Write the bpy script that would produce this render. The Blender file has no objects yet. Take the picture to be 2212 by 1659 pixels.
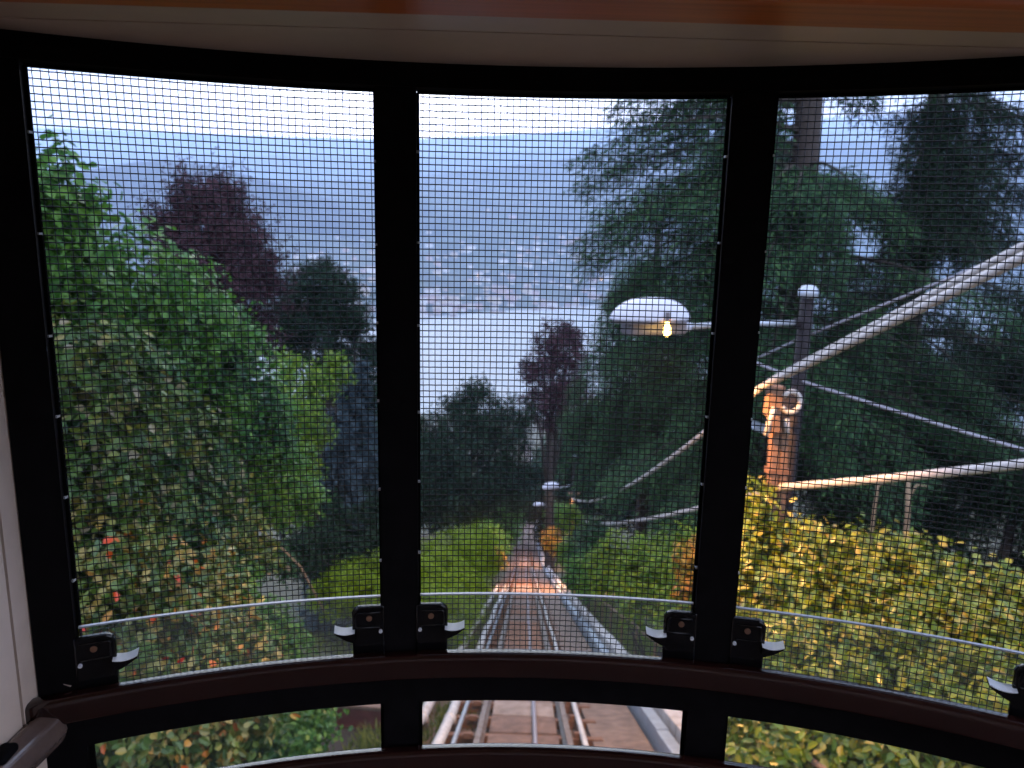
import bpy, bmesh, math, random
import numpy as np
from mathutils import Vector, Matrix

random.seed(7)
RNG = np.random.default_rng(11)
SC = bpy.context.scene
COL = SC.collection
R_ = math.radians

# ------------------------------------------------------------------ camera
PIT, ROL, YAW = 0.1888, 0.0205, 0.0333          # down, roll, to the right
FPX, CX, CY = 1592.4, 1106.0, 829.5              # pixels of a 2212 x 1659 view of the photograph
_rt = Vector((math.cos(YAW), -math.sin(YAW), 0))
_fw = Vector((math.sin(YAW) * math.cos(PIT), math.cos(YAW) * math.cos(PIT), -math.sin(PIT)))
_up = _rt.cross(_fw)
_cr = _rt * math.cos(ROL) + _up * math.sin(ROL)
_cu = _up * math.cos(ROL) - _rt * math.sin(ROL)
cam_d = bpy.data.cameras.new('camera')
cam = bpy.data.objects.new('camera', cam_d)
COL.objects.link(cam)
m = Matrix.Identity(4)
for i in range(3):
    m[i][0], m[i][1], m[i][2] = _cr[i], _cu[i], -_fw[i]
cam.matrix_world = m
cam_d.sensor_width = 36
cam_d.lens = 36 * FPX / 2212
cam_d.clip_start, cam_d.clip_end = 0.02, 40000
cam_d.dof.use_dof = True
cam_d.dof.focus_distance = 1.2
cam_d.dof.aperture_fstop = 5.2
SC.camera = cam

# ------------------------------------------------------------------ sky, sun, exposure
SUN_EL, SUN_ROT = R_(10), R_(-6)
w = bpy.data.worlds.new('World')
SC.world = w
w.use_nodes = True
nt = w.node_tree
sky = nt.nodes.new('ShaderNodeTexSky')
sky.sky_type = 'NISHITA'
sky.sun_disc = False
sky.sun_elevation = SUN_EL
sky.sun_rotation = SUN_ROT
sky.dust_density = 3.0
sky.air_density = 1.0
bg = nt.nodes['Background']
mixw = nt.nodes.new('ShaderNodeMix')
mixw.data_type = 'RGBA'
mixw.inputs['Factor'].default_value = 0.62      # an overcast evening sky: the blue is veiled by even cloud
mixw.inputs['B'].default_value = (9.0, 9.9, 13.2, 1)
hsv = nt.nodes.new('ShaderNodeHueSaturation')
hsv.inputs['Saturation'].default_value = 0.35
nt.links.new(sky.outputs['Color'], hsv.inputs['Color'])
nt.links.new(hsv.outputs['Color'], mixw.inputs['A'])
nt.links.new(mixw.outputs['Result'], bg.inputs['Color'])
bg.inputs['Strength'].default_value = 0.12
sun_d = bpy.data.lights.new('sun', 'SUN')
sun_d.energy = 0.5
sun_d.angle = R_(40)
sun_d.color = (1.0, 0.95, 0.9)
sun = bpy.data.objects.new('sun', sun_d)
COL.objects.link(sun)
_sd = Vector((math.sin(SUN_ROT) * math.cos(R_(24)), math.cos(SUN_ROT) * math.cos(R_(24)), math.sin(R_(24))))
sun.rotation_euler = _sd.to_track_quat('Z', 'Y').to_euler()
SC.view_settings.view_transform = 'Standard'
SC.view_settings.look = 'None'
SC.view_settings.gamma = 1.0
SC.view_settings.exposure = 1.5
SC.view_settings.use_curve_mapping = False
cy_ = SC.cycles
cy_.use_denoising = True
cy_.max_bounces = 6
cy_.diffuse_bounces = 3
cy_.glossy_bounces = 3
cy_.transmission_bounces = 4
cy_.transparent_max_bounces = 8
cy_.volume_bounces = 3
cy_.caustics_reflective = False
cy_.caustics_refractive = False
cy_.sample_clamp_indirect = 4.0

# ------------------------------------------------------------------ pixel helpers
def ray(vx, vy):
    u, v = (vx - CX) / FPX, -(vy - CY) / FPX
    return _fw + _cr * u + _cu * v

def at(vx, vy, Y):                       # the point of that view ray at distance Y down the hill
    d = ray(vx, vy)
    return d * (Y / d.y)

def at_z(vx, vy, z):
    d = ray(vx, vy)
    return d * (z / d.z)

# ------------------------------------------------------------------ object helpers
def tag(o, label=None, cat=None, group=None, kind=None):
    if label: o['label'] = label
    if cat: o['category'] = cat
    if group: o['group'] = group
    if kind: o['kind'] = kind
    return o

def empty(name, loc=(0, 0, 0), label=None, cat=None, group=None, kind=None):
    o = bpy.data.objects.new(name, None)
    COL.objects.link(o)
    o.location = loc
    o.empty_display_size = 0.1
    return tag(o, label, cat, group, kind)

def link(name, me, mat, parent=None):
    if mat is not None and not me.materials:
        for k in (mat if isinstance(mat, (list, tuple)) else [mat]):
            me.materials.append(k)
    o = bpy.data.objects.new(name, me)
    COL.objects.link(o)
    if parent is not None:
        o.parent = parent
        t = parent
        off = Vector()
        while t is not None:
            off += t.location
            t = t.parent
        o.location = -off                 # every mesh is written in world coordinates
    return o

def mesh(name, V, F, mat, parent=None, smooth=False):
    me = bpy.data.meshes.new(name)
    me.from_pydata([tuple(v) for v in V], [], F)
    me.update()
    if smooth:
        me.polygons.foreach_set('use_smooth', [True] * len(me.polygons))
    return link(name, me, mat, parent)

def fast(name, V, F, mat, parent=None, smooth=False):
    """V (n,3) float array, F (m,k) int array with one k for all faces."""
    me = bpy.data.meshes.new(name)
    V = np.ascontiguousarray(V, dtype=np.float32)
    F = np.ascontiguousarray(F, dtype=np.int32)
    me.vertices.add(len(V))
    me.vertices.foreach_set('co', V.ravel())
    me.loops.add(F.size)
    me.loops.foreach_set('vertex_index', F.ravel())
    me.polygons.add(len(F))
    me.polygons.foreach_set('loop_start', np.arange(len(F), dtype=np.int32) * F.shape[1])
    me.polygons.foreach_set('use_smooth', np.full(len(F), smooth))
    me.update(calc_edges=True)
    return link(name, me, mat, parent)

class MB:
    """collects shapes for ONE mesh"""
    def __init__(s): s.V, s.F = [], []
    def add(s, V, F):
        n = len(s.V)
        s.V += [tuple(v) for v in V]
        s.F += [tuple(i + n for i in f) for f in F]
        return s
    def box(s, a, b):
        (x0, y0, z0), (x1, y1, z1) = a, b
        V = [(x, y, z) for x in (x0, x1) for y in (y0, y1) for z in (z0, z1)]
        return s.add(V, [(0, 1, 3, 2), (4, 6, 7, 5), (0, 4, 5, 1), (2, 3, 7, 6), (0, 2, 6, 4), (1, 5, 7, 3)])
    def obox(s, c, ax, ay, az):            # oriented box: centre and three half axes
        c, ax, ay, az = map(Vector, (c, ax, ay, az))
        V = [c + ax * i + ay * j + az * k for i in (-1, 1) for j in (-1, 1) for k in (-1, 1)]
        return s.add(V, [(0, 1, 3, 2), (4, 6, 7, 5), (0, 4, 5, 1), (2, 3, 7, 6), (0, 2, 6, 4), (1, 5, 7, 3)])
    def tube(s, pts, rad, n=8, cap=True):
        pts = [Vector(p) for p in pts]
        rads = rad if isinstance(rad, (list, tuple)) else [rad] * len(pts)
        V = []
        prev = None
        for i, p in enumerate(pts):
            t = (pts[min(i + 1, len(pts) - 1)] - pts[max(i - 1, 0)]).normalized()
            a = t.orthogonal().normalized() if prev is None else (prev - t * prev.dot(t)).normalized()
            prev = a
            b = t.cross(a)
            V += [p + (a * math.cos(k * 2 * math.pi / n) + b * math.sin(k * 2 * math.pi / n)) * rads[i] for k in range(n)]
        F = [(i * n + k, i * n + (k + 1) % n, (i + 1) * n + (k + 1) % n, (i + 1) * n + k) for i in range(len(pts) - 1) for k in range(n)]
        if cap:
            F += [tuple(range(n))[::-1], tuple((len(pts) - 1) * n + k for k in range(n))]
        return s.add(V, F)
    def lathe(s, c, prof, n=24, sx=1.0, sy=1.0, rz=0):
        c = Vector(c)
        V = []
        for r, z in prof:
            for k in range(n):
                a = 2 * math.pi * k / n
                x, y = r * math.cos(a) * sx, r * math.sin(a) * sy
                V.append(c + Vector((x * math.cos(rz) - y * math.sin(rz), x * math.sin(rz) + y * math.cos(rz), z)))
        F = [(i * n + k, i * n + (k + 1) % n, (i + 1) * n + (k + 1) % n, (i + 1) * n + k) for i in range(len(prof) - 1) for k in range(n)]
        return s.add(V, F)
    def build(s, name, mat, parent=None, smooth=False, bevel=0):
        o = mesh(name, s.V, s.F, mat, parent, smooth)
        bm = bmesh.new()
        bm.from_mesh(o.data)
        bmesh.ops.recalc_face_normals(bm, faces=bm.faces)
        bm.to_mesh(o.data)
        bm.free()
        if bevel:
            b = o.modifiers.new('bevel', 'BEVEL')
            b.width = bevel
            b.segments = 2
            b.limit_method = 'ANGLE'
        return o

# ------------------------------------------------------------------ materials
def mat_new(name):
    mt = bpy.data.materials.new(name)
    mt.use_nodes = True
    return mt, mt.node_tree, mt.node_tree.nodes['Principled BSDF']

def mat(name, col, rough=0.6, metal=0.0, spec=0.5, noise=0.0, scale=8.0, bump=0.0, col2=None, stretch=None, detail=6.0):
    mt, t, p = mat_new(name)
    p.inputs['Roughness'].default_value = rough
    p.inputs['Metallic'].default_value = metal
    p.inputs['Specular IOR Level'].default_value = spec
    c = (*col, 1)
    p.inputs['Base Color'].default_value = c
    if noise or bump or col2:
        tc = t.nodes.new('ShaderNodeTexCoord')
        mp = t.nodes.new('ShaderNodeMapping')
        t.links.new(tc.outputs['Object'], mp.inputs['Vector'])
        if stretch: mp.inputs['Scale'].default_value = stretch
        n = t.nodes.new('ShaderNodeTexNoise')
        n.inputs['Scale'].default_value = scale
        n.inputs['Detail'].default_value = detail
        n.inputs['Roughness'].default_value = 0.62
        t.links.new(mp.outputs['Vector'], n.inputs['Vector'])
        r = t.nodes.new('ShaderNodeValToRGB')
        d = col2 if col2 else tuple(x * (1 - noise) for x in col)
        r.color_ramp.elements[0].position, r.color_ramp.elements[1].position = 0.32, 0.68
        r.color_ramp.elements[0].color = (*d, 1)
        r.color_ramp.elements[1].color = c
        t.links.new(n.outputs['Fac'], r.inputs['Fac'])
        t.links.new(r.outputs['Color'], p.inputs['Base Color'])
        if bump:
            b = t.nodes.new('ShaderNodeBump')
            b.inputs['Strength'].default_value = bump
            b.inputs['Distance'].default_value = 0.02
            t.links.new(n.outputs['Fac'], b.inputs['Height'])
            t.links.new(b.outputs['Normal'], p.inputs['Normal'])
    return mt

def mat_emit(name, col, strength):
    mt, t, p = mat_new(name)
    p.inputs['Base Color'].default_value = (*col, 1)
    p.inputs['Emission Color'].default_value = (*col, 1)
    p.inputs['Emission Strength'].default_value = strength
    return mt

def mat_leaf(name, cols, rough=0.5, trans=0.3, spec=0.22, gain=0.95):
    """each leaf takes one of the colours"""
    mt, t, p = mat_new(name)
    g = t.nodes.new('ShaderNodeNewGeometry')
    r = t.nodes.new('ShaderNodeValToRGB')
    el = r.color_ramp.elements
    for i, (pos, c) in enumerate(cols):
        g_ = sum(c) / 3
        c = tuple(max(0.004, (g_ + (x - g_) * 1.25) * gain) for x in c)
        e = el[i] if i < 2 else el.new(pos)
        e.position = pos
        e.color = (*c, 1)
    t.links.new(g.outputs['Random Per Island'], r.inputs['Fac'])
    t.links.new(r.outputs['Color'], p.inputs['Base Color'])
    p.inputs['Roughness'].default_value = rough
    p.inputs['Specular IOR Level'].default_value = spec
    tr = t.nodes.new('ShaderNodeBsdfTranslucent')
    t.links.new(r.outputs['Color'], tr.inputs['Color'])
    mx = t.nodes.new('ShaderNodeMixShader')
    mx.inputs['Fac'].default_value = trans
    t.links.new(p.outputs['BSDF'], mx.inputs[1])
    t.links.new(tr.outputs['BSDF'], mx.inputs[2])
    t.links.new(mx.outputs['Shader'], t.nodes['Material Output'].inputs['Surface'])
    return mt

def mat_glass(name, milkiness=0.06, fres=1.0):
    mt, t, p = mat_new(name)
    t.nodes.remove(p)
    tr = t.nodes.new('ShaderNodeBsdfTransparent')
    tr.inputs['Color'].default_value = (0.93, 0.96, 0.95, 1)
    gl = t.nodes.new('ShaderNodeBsdfGlossy')
    gl.inputs['Roughness'].default_value = 0.02
    fr = t.nodes.new('ShaderNodeFresnel')
    fr.inputs['IOR'].default_value = 1.45
    m1 = t.nodes.new('ShaderNodeMixShader')
    t.links.new(fr.outputs['Fac'], m1.inputs['Fac'])
    t.links.new(tr.outputs['BSDF'], m1.inputs[1])
    t.links.new(gl.outputs['BSDF'], m1.inputs[2])
    df = t.nodes.new('ShaderNodeBsdfTranslucent')  # milky reflection on the pane, mixed in as a pale translucent share
    df.inputs['Color'].default_value = (0.8, 0.82, 0.8, 1)
    n = t.nodes.new('ShaderNodeTexNoise')
    n.inputs['Scale'].default_value = 9
    n.inputs['Detail'].default_value = 8
    mm = t.nodes.new('ShaderNodeMath')
    mm.operation = 'MULTIPLY'
    mm.inputs[1].default_value = milkiness * 2
    t.links.new(n.outputs['Fac'], mm.inputs[0])
    m2 = t.nodes.new('ShaderNodeMixShader')
    t.links.new(mm.outputs[0], m2.inputs['Fac'])
    t.links.new(m1.outputs['Shader'], m2.inputs[1])
    t.links.new(df.outputs['BSDF'], m2.inputs[2])
    t.links.new(m2.outputs['Shader'], t.nodes['Material Output'].inputs['Surface'])
    return mt

M = {
    'black': mat('black_frame_paint', (0.008, 0.007, 0.008), 0.7, spec=0.03, noise=0.4, scale=30, bump=0.03),
    'rubber': mat('black_rubber', (0.005, 0.005, 0.005), 0.9, spec=0.0),
    'gloss_black': mat('black_latch_plastic', (0.004, 0.004, 0.005), 0.18, spec=0.35),
    'brown': mat('brown_enamel', (0.022, 0.006, 0.005), 0.12, spec=0.7, noise=0.3, scale=14),
    'brown_rail': mat('brown_handrail_enamel', (0.17, 0.115, 0.095), 0.2, spec=0.8, noise=0.35, scale=22),
    'cream': mat('cream_laminate', (0.56, 0.44, 0.36), 0.36, spec=0.4, noise=0.07, scale=25, bump=0.02),
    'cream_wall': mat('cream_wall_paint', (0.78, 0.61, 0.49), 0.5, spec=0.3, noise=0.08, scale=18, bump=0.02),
    'groove': mat('dark_brown_groove', (0.05, 0.018, 0.012), 0.6),
    'orange': mat('orange_varnished_wood', (0.55, 0.13, 0.02), 0.4, noise=0.35, scale=3, stretch=(0.6, 30, 30)),
    'wire': mat('dark_steel_wire', (0.007, 0.007, 0.008), 0.5, spec=0.25),
    'silver': mat('bare_metal_lever', (0.82, 0.84, 0.90), 0.4, metal=0.0),
    'glass_edge': mat('polished_glass_edge', (0.30, 0.33, 0.38), 0.3, spec=0.6),
    'glass': mat_glass('window_glass', 0.014),
    'glass_low': mat_glass('lower_window_glass', 0.006),
    'floor': mat('brown_floor_lino', (0.10, 0.07, 0.055), 0.6, noise=0.3, scale=12),
    'paper': mat('crumpled_tissue', (0.62, 0.5, 0.45), 0.9),
    'tie': mat('pale_nylon_tie', (0.55, 0.56, 0.58), 0.4),
    'steel': mat('worn_rail_steel', (0.17, 0.155, 0.15), 0.6, metal=0.1, noise=0.4, scale=6, col2=(0.09, 0.055, 0.04)),
    'rust': mat('rusty_iron', (0.19, 0.09, 0.05), 0.8, noise=0.5, scale=18, bump=0.3),
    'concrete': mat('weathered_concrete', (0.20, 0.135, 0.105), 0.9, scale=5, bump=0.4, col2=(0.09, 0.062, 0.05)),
    'concrete_pale': mat('pale_concrete', (0.50, 0.47, 0.46), 0.85, scale=4, bump=0.3, col2=(0.33, 0.29, 0.27)),
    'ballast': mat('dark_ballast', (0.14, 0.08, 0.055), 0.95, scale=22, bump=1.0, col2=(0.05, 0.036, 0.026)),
    'blue_grey': mat('blue_grey_zinc', (0.38, 0.43, 0.50), 0.45, metal=0.4, noise=0.25, scale=7),
    'white_pipe': mat('pale_painted_pipe', (0.55, 0.53, 0.52), 0.5, noise=0.35, scale=10),
    'asphalt': mat('old_asphalt', (0.045, 0.038, 0.034), 0.95, spec=0.1, scale=6, bump=0.5, col2=(0.028, 0.026, 0.024)),
    'brick_red': mat('dull_red_plaster', (0.20, 0.055, 0.05), 0.85, noise=0.4, scale=9, bump=0.3),
    'pole': mat('grey_galvanised_pole', (0.022, 0.019, 0.023), 0.7, spec=0.15, noise=0.4, scale=9),
    'wood_post': mat('weathered_brown_post', (0.21, 0.115, 0.07), 0.75, scale=6, stretch=(14, 14, 0.8), bump=0.5, col2=(0.11, 0.06, 0.036)),
    'lamp_white': mat('white_enamel_shade', (0.44, 0.46, 0.54), 0.45),
    'lamp_grey': mat('grey_lamp_casing', (0.13, 0.12, 0.135), 0.5),
    'cable': mat('pale_grey_cable_sheath', (0.50, 0.47, 0.45), 0.5, noise=0.4, scale=30),
    'cable_dark': mat('grey_wire_rope', (0.26, 0.26, 0.31), 0.55, noise=0.3, scale=40),
    'bark': mat('dark_bark', (0.055, 0.043, 0.038), 0.9, scale=8, stretch=(6, 6, 1), bump=0.9, col2=(0.02, 0.016, 0.015)),
    'twig': mat('pale_twig', (0.26, 0.19, 0.12), 0.8, noise=0.3),
    'roof': mat('terracotta_roof', (0.19, 0.13, 0.11), 0.85, noise=0.3, scale=0.4),
    'wall_a': mat('pale_render', (0.66, 0.62, 0.56), 0.85, noise=0.1, scale=0.2),
    'wall_b': mat('cream_render', (0.60, 0.50, 0.38), 0.85, noise=0.1, scale=0.2),
    'wall_c': mat('pink_render', (0.55, 0.40, 0.35), 0.85, noise=0.1, scale=0.2),
    'dark_wood': mat('dark_stained_boards', (0.045, 0.028, 0.024), 0.7, noise=0.4, scale=9),
    'lit': mat_emit('lit_window', (1.0, 0.55, 0.22), 3.5),
    'bulb': mat_emit('lit_bulb', (1.0, 0.60, 0.16), 9.0),
}
# ------------------------------------------------------------------ ground shape
PROF = np.array([(-40, 8.0), (-8, 1.03), (0, -2.35), (20, -10.8), (40, -19.25), (60, -27.6), (80, -34.8), (105, -42.5), (140, -51.5), (200, -65),
                 (300, -86), (420, -108), (560, -133), (700, -150), (1200, -170)])
def prof(y):
    return np.interp(y, PROF[:, 0], PROF[:, 1])
def tx(y): return 0.04 + 0.056 * y
def track_z(y): return float(prof(y))
def _noise2(x, y, s):
    return np.sin(x * s + 1.3 * np.sin(y * s * 0.7 + 0.4)) * np.cos(y * s * 1.1 + 0.8 * np.sin(x * s * 0.6))
def ground_z(x, y):
    x, y = np.asarray(x, float), np.asarray(y, float)
    rel = x - (0.04 + 0.056 * y)
    left = np.clip(-rel - 2.4, 0, 16)
    bank = np.where(y < 40, np.clip(left, 0, 3.2) * 0.9 * np.clip((16 - y) / 9, 0.06, 1), 0) + left * 0.06
    far = np.clip((np.abs(rel) - 6) / 60, 0, 1)
    bumps = 0.10 * _noise2(x, y, 0.9) * np.clip((np.abs(rel) - 2.2), 0, 1) + far * 2.0 * _noise2(x, y, 0.05)
    return prof(y) - 0.28 + bank + bumps

# ================================================================== THE SETTING
def build_ground():
    ys = np.concatenate([np.arange(-9, 30, 0.5), np.arange(30, 120, 3), np.arange(120, 720, 12)])
    t = np.linspace(-1, 1, 141)
    xs0 = np.sign(t) * (np.abs(t) * 14 + np.abs(t) ** 5 * 700)
    Y, X = np.meshgrid(ys, xs0, indexing='ij')
    X = X + 0.04 + 0.056 * np.clip(Y, 0, 200)
    Z = ground_z(X, Y)
    V = np.stack([X, Y, Z], -1).reshape(-1, 3)
    n, k = len(ys), len(xs0)
    i = np.arange(n - 1)[:, None] * k + np.arange(k - 1)[None, :]
    F = np.stack([i, i + 1, i + k + 1, i + k], -1).reshape(-1, 4)
    mt = mat('leafy_soil', (0.075, 0.075, 0.035), 0.95, scale=1.6, bump=0.8, col2=(0.035, 0.03, 0.02), detail=10)
    o = fast('ground', V, F, mt, smooth=True)
    tag(o, kind='structure')
build_ground()

def build_lake():
    mt, t, p = mat_new('lake_water')
    p.inputs['Base Color'].default_value = (0.11, 0.15, 0.17, 1)
    p.inputs['Roughness'].default_value = 0.44
    p.inputs['IOR'].default_value = 1.42
    n = t.nodes.new('ShaderNodeTexNoise')
    n.inputs['Scale'].default_value = 0.05
    n.inputs['Detail'].default_value = 6
    tc = t.nodes.new('ShaderNodeTexCoord')
    t.links.new(tc.outputs['Object'], n.inputs['Vector'])
    b = t.nodes.new('ShaderNodeBump')
    b.inputs['Strength'].default_value = 0.08
    b.inputs['Distance'].default_value = 3.0
    t.links.new(n.outputs['Fac'], b.inputs['Height'])
    t.links.new(b.outputs['Normal'], p.inputs['Normal'])
    o = mesh('lake', [(-4500, 420, -130), (4500, 420, -130), (4500, 2600, -130), (-4500, 2600, -130)], [(0, 1, 2, 3)], mt)
    tag(o, kind='structure')
build_lake()

def fbm(x, y, seed):
    r = np.random.default_rng(seed)
    out = np.zeros_like(x)
    for k in range(7):
        s = 2.0 ** k
        a, b_, c, d = r.uniform(0, 6.28, 4)
        th = r.uniform(0, 3.14)
        xr, yr = x * math.cos(th) - y * math.sin(th), x * math.sin(th) + y * math.cos(th)
        out += (np.sin(xr * s + a + 1.7 * np.sin(yr * s * 0.6 + b_)) * np.cos(yr * s + c + 1.5 * np.sin(xr * s * 0.7 + d))) / s ** 0.95
    return out

def hill(name, crest, base, d_crest, mt, amp, nx=220, ny=60, seed=1, z0=-134, power=1.0):
    """crest: (vx, vy) points of the ridge line; base: (vx, distance) of the foot"""
    cx_ = [c[0] for c in crest]; cy__ = [c[1] for c in crest]
    vx = np.linspace(cx_[0], cx_[-1], nx)
    vy = np.interp(vx, cx_, cy__)
    bd = np.interp(vx, [b_[0] for b_ in base], [b_[1] for b_ in base])
    P = np.zeros((ny, nx, 3))
    for i in range(nx):
        c = at(vx[i], vy[i], d_crest)
        dirx = c.x / c.y
        for j in range(ny):
            s = j / (ny - 11)
            if s <= 1:
                y = bd[i] + (d_crest - bd[i]) * s
                z = z0 + (c.z - z0) * (s ** power) * (1.0 if s < 1 else 1)
            else:
                y = d_crest + (s - 1) * d_crest * 0.6
                z = c.z - (s - 1) * (c.z - z0) * 3
            P[j, i] = (dirx * y, y, z)
    s = np.clip(np.arange(ny) / (ny - 11), 0, 1)[:, None]
    env = np.sin(s * np.pi) * 0.9 + 0.10 * (s > 0)
    P[:, :, 2] += amp * fbm(P[:, :, 0] / (amp * 7), P[:, :, 1] / (amp * 7), seed) * env
    i = np.arange(ny - 1)[:, None] * nx + np.arange(nx - 1)[None, :]
    F = np.stack([i, i + 1, i + nx + 1, i + nx], -1).reshape(-1, 4)
    o = fast(name, P.reshape(-1, 3), F, mt, smooth=True)
    tag(o, kind='structure')
    return P

m_wood = mat('far_woodland', (0.06, 0.08, 0.05), 0.95, scale=0.011, bump=0.0, col2=(0.018, 0.028, 0.022), detail=10)
m_wood2 = mat('far_dark_woodland', (0.03, 0.04, 0.03), 0.95, scale=0.012, col2=(0.012, 0.018, 0.016), detail=9)
HILL_A = hill('hillside', [(-900, 400), (0, 390), (560, 386), (812, 388), (900, 381), (1083, 361), (1243, 338), (1500, 318), (2000, 300), (3100, 330)],
              [(-900, 1150), (780, 1190), (905, 1235), (1280, 1560), (1700, 1900), (3100, 2100)], 3300, m_wood, 34, seed=3, power=1.15)
hill('wooded_hill', [(-700, 470), (-200, 420), (192, 364), (280, 352), (360, 344), (460, 358), (560, 384), (700, 425), (830, 480), (930, 560)],
     [(-700, 1500), (930, 1700)], 2300, m_wood2, 16, nx=140, ny=40, seed=9, z0=-110)
hill('far_ridge', [(-900, 320), (0, 322), (400, 334), (900, 338), (1150, 326), (1357, 306), (1700, 285), (2300, 270), (3100, 320)],
     [(-900, 3900), (3100, 3900)], 5600, m_wood, 40, nx=160, ny=30, seed=21)
hill('distant_mountain', [(-900, 268), (0, 276), (300, 282), (620, 296), (900, 300), (1150, 288), (1500, 262), (2200, 240), (3100, 260)],
     [(-900, 6300), (3100, 6300)], 8200, m_wood, 50, nx=160, ny=24, seed=33)

def hill_point(vx, vy):
    """where that view ray meets the far hillside"""
    d = ray(vx, vy)
    j0 = None
    a = d.x / d.y
    ax_ = HILL_A[0, :, 0] / HILL_A[0, :, 1]
    i = int(np.argmin(np.abs(ax_ - a)))
    colm = HILL_A[:, i]
    el = colm[:, 2] / colm[:, 1]
    for j in range(1, 49):
        if el[j] >= d.z / d.y:
            f = (d.z / d.y - el[j - 1]) / (el[j] - el[j - 1] + 1e-9)
            f = min(max(f, 0), 1)
            p = colm[j - 1] * (1 - f) + colm[j] * f
            return Vector(p)
    return None

# ================================================================== THE TRACK
def build_track():
    root = empty('funicular_track', (tx(0), 0, track_z(0)), kind='structure')
    ys = [1.6 + 0.8 * i for i in range(200)]
    def sheet(name, x0, x1, dz, mt, y0=1.5, y1=330, parent=root, thick=0.12):
        yy = list(np.arange(y0, 60, 2.0)) + list(np.arange(60, y1, 8.0))
        V, F = [], []
        for y in yy:
            z = track_z(y) + dz
            c = tx(y)
            V += [(c + x0, y, z), (c + x1, y, z), (c + x1, y, z - thick), (c + x0, y, z - thick)]
        for i in range(len(yy) - 1):
            a, b = i * 4, i * 4 + 4
            F += [(a, a + 1, b + 1, b), (a + 1, a + 2, b + 2, b + 1), (a + 3, a, b, b + 3)]
        F += [(0, 3, 2, 1)]
        return mesh(name, V, F, mt, parent)
    def line(name, x, dz, r, mt, y0=1.5, y1=330, n=8, wob=0.0):
        yy = list(np.arange(y0, 60, 1.5)) + list(np.arange(60, y1, 10.0))
        mb = MB()
        mb.tube([(tx(y) + x + wob * math.sin(y * 0.9), y, track_z(y) + dz + wob * math.sin(y * 1.7)) for y in yy], r, n)
        return mb.build(name, mt, root, smooth=True)
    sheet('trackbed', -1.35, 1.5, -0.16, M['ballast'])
    for s in (-0.5, 0.5):                                   # rails: foot, web and head
        yy = list(np.arange(1.5, 60, 2.0)) + list(np.arange(60, 330, 8.0))
        prof_ = [(-0.055, 0), (0.055, 0), (0.055, 0.012), (0.012, 0.025), (0.012, 0.085), (0.032, 0.095), (0.032, 0.125), (-0.032, 0.125), (-0.032, 0.095), (-0.012, 0.085), (-0.012, 0.025), (-0.055, 0.012)]
        V, F, n = [], [], len(prof_)
        for y in yy:
            V += [(tx(y) + s + a, y, track_z(y) - 0.04 + b) for a, b in prof_]
        for i in range(len(yy) - 1):
            F += [(i * n + k, i * n + (k + 1) % n, (i + 1) * n + (k + 1) % n, (i + 1) * n + k) for k in range(n)]
        F.append(tuple(range(n)))
        mesh('rail', V, F, M['steel'], root)
    line('guide_rail', -0.76, 0.02, 0.028, M['blue_grey'])
    line('haul_cable', 0.13, 0.05, 0.024, M['cable_dark'], wob=0.006)
    # concrete slabs stepped between the rails, each resting on a cross beam
    beam_me = None
    slab_mes = {}
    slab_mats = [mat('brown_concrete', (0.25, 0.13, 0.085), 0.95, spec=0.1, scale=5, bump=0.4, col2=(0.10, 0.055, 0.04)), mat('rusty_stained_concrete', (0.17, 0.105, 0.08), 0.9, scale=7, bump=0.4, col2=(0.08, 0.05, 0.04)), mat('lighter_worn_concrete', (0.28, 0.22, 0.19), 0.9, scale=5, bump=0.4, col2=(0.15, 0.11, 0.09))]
    rs = random.Random(4)
    s_ = math.atan(0.4226)
    for i, y in enumerate(ys[:100]):
        sl = math.atan((track_z(y - 0.4) - track_z(y + 0.4)) / 0.8)
        z = track_z(y)
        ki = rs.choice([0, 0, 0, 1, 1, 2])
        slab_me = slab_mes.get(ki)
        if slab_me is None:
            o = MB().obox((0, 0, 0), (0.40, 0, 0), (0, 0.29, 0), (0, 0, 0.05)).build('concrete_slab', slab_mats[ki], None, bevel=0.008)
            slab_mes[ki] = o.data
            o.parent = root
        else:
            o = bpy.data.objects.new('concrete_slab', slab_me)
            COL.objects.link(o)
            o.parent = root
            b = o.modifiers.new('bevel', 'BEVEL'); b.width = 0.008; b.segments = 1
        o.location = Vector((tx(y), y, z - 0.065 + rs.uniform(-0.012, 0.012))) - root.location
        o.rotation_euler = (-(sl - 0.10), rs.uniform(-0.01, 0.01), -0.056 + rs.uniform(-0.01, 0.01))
        if beam_me is None:
            o = MB().obox((0, 0, 0), (0.92, 0, 0), (0, 0.07, 0), (0, 0, 0.06)).build('sleeper', M['rust'], None, bevel=0.006)
            beam_me = o.data
            o.parent = root
        else:
            o = bpy.data.objects.new('sleeper', beam_me)
            COL.objects.link(o)
            o.parent = root
        o.location = Vector((tx(y + 0.4), y + 0.4, track_z(y + 0.4) - 0.105)) - root.location
        o.rotation_euler = (-sl, 0, -0.056)
    # rail clips beside the rails
    clip_me = None
    for i in range(28):
        y = 2.0 + 0.8 * i
        for s in (-0.64, 0.64):
            if clip_me is None:
                o = MB().obox((0, 0, 0), (0.05, 0, 0), (0, 0.045, 0), (0, 0, 0.03)).build('rail_clip', M['rust'], None)
                clip_me = o.data
                o.parent = root
            else:
                o = bpy.data.objects.new('rail_clip', clip_me)
                COL.objects.link(o)
                o.parent = root
            o.location = Vector((tx(y) + s, y, track_z(y) - 0.025)) - root.location
            o.rotation_euler = (-0.4, 0, 0)
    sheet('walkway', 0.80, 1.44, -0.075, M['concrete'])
    line('drain_pipe', 0.68, 0.0, 0.035, M['white_pipe'], y1=40, wob=0.01)
    return root
TRACK = build_track()

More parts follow.
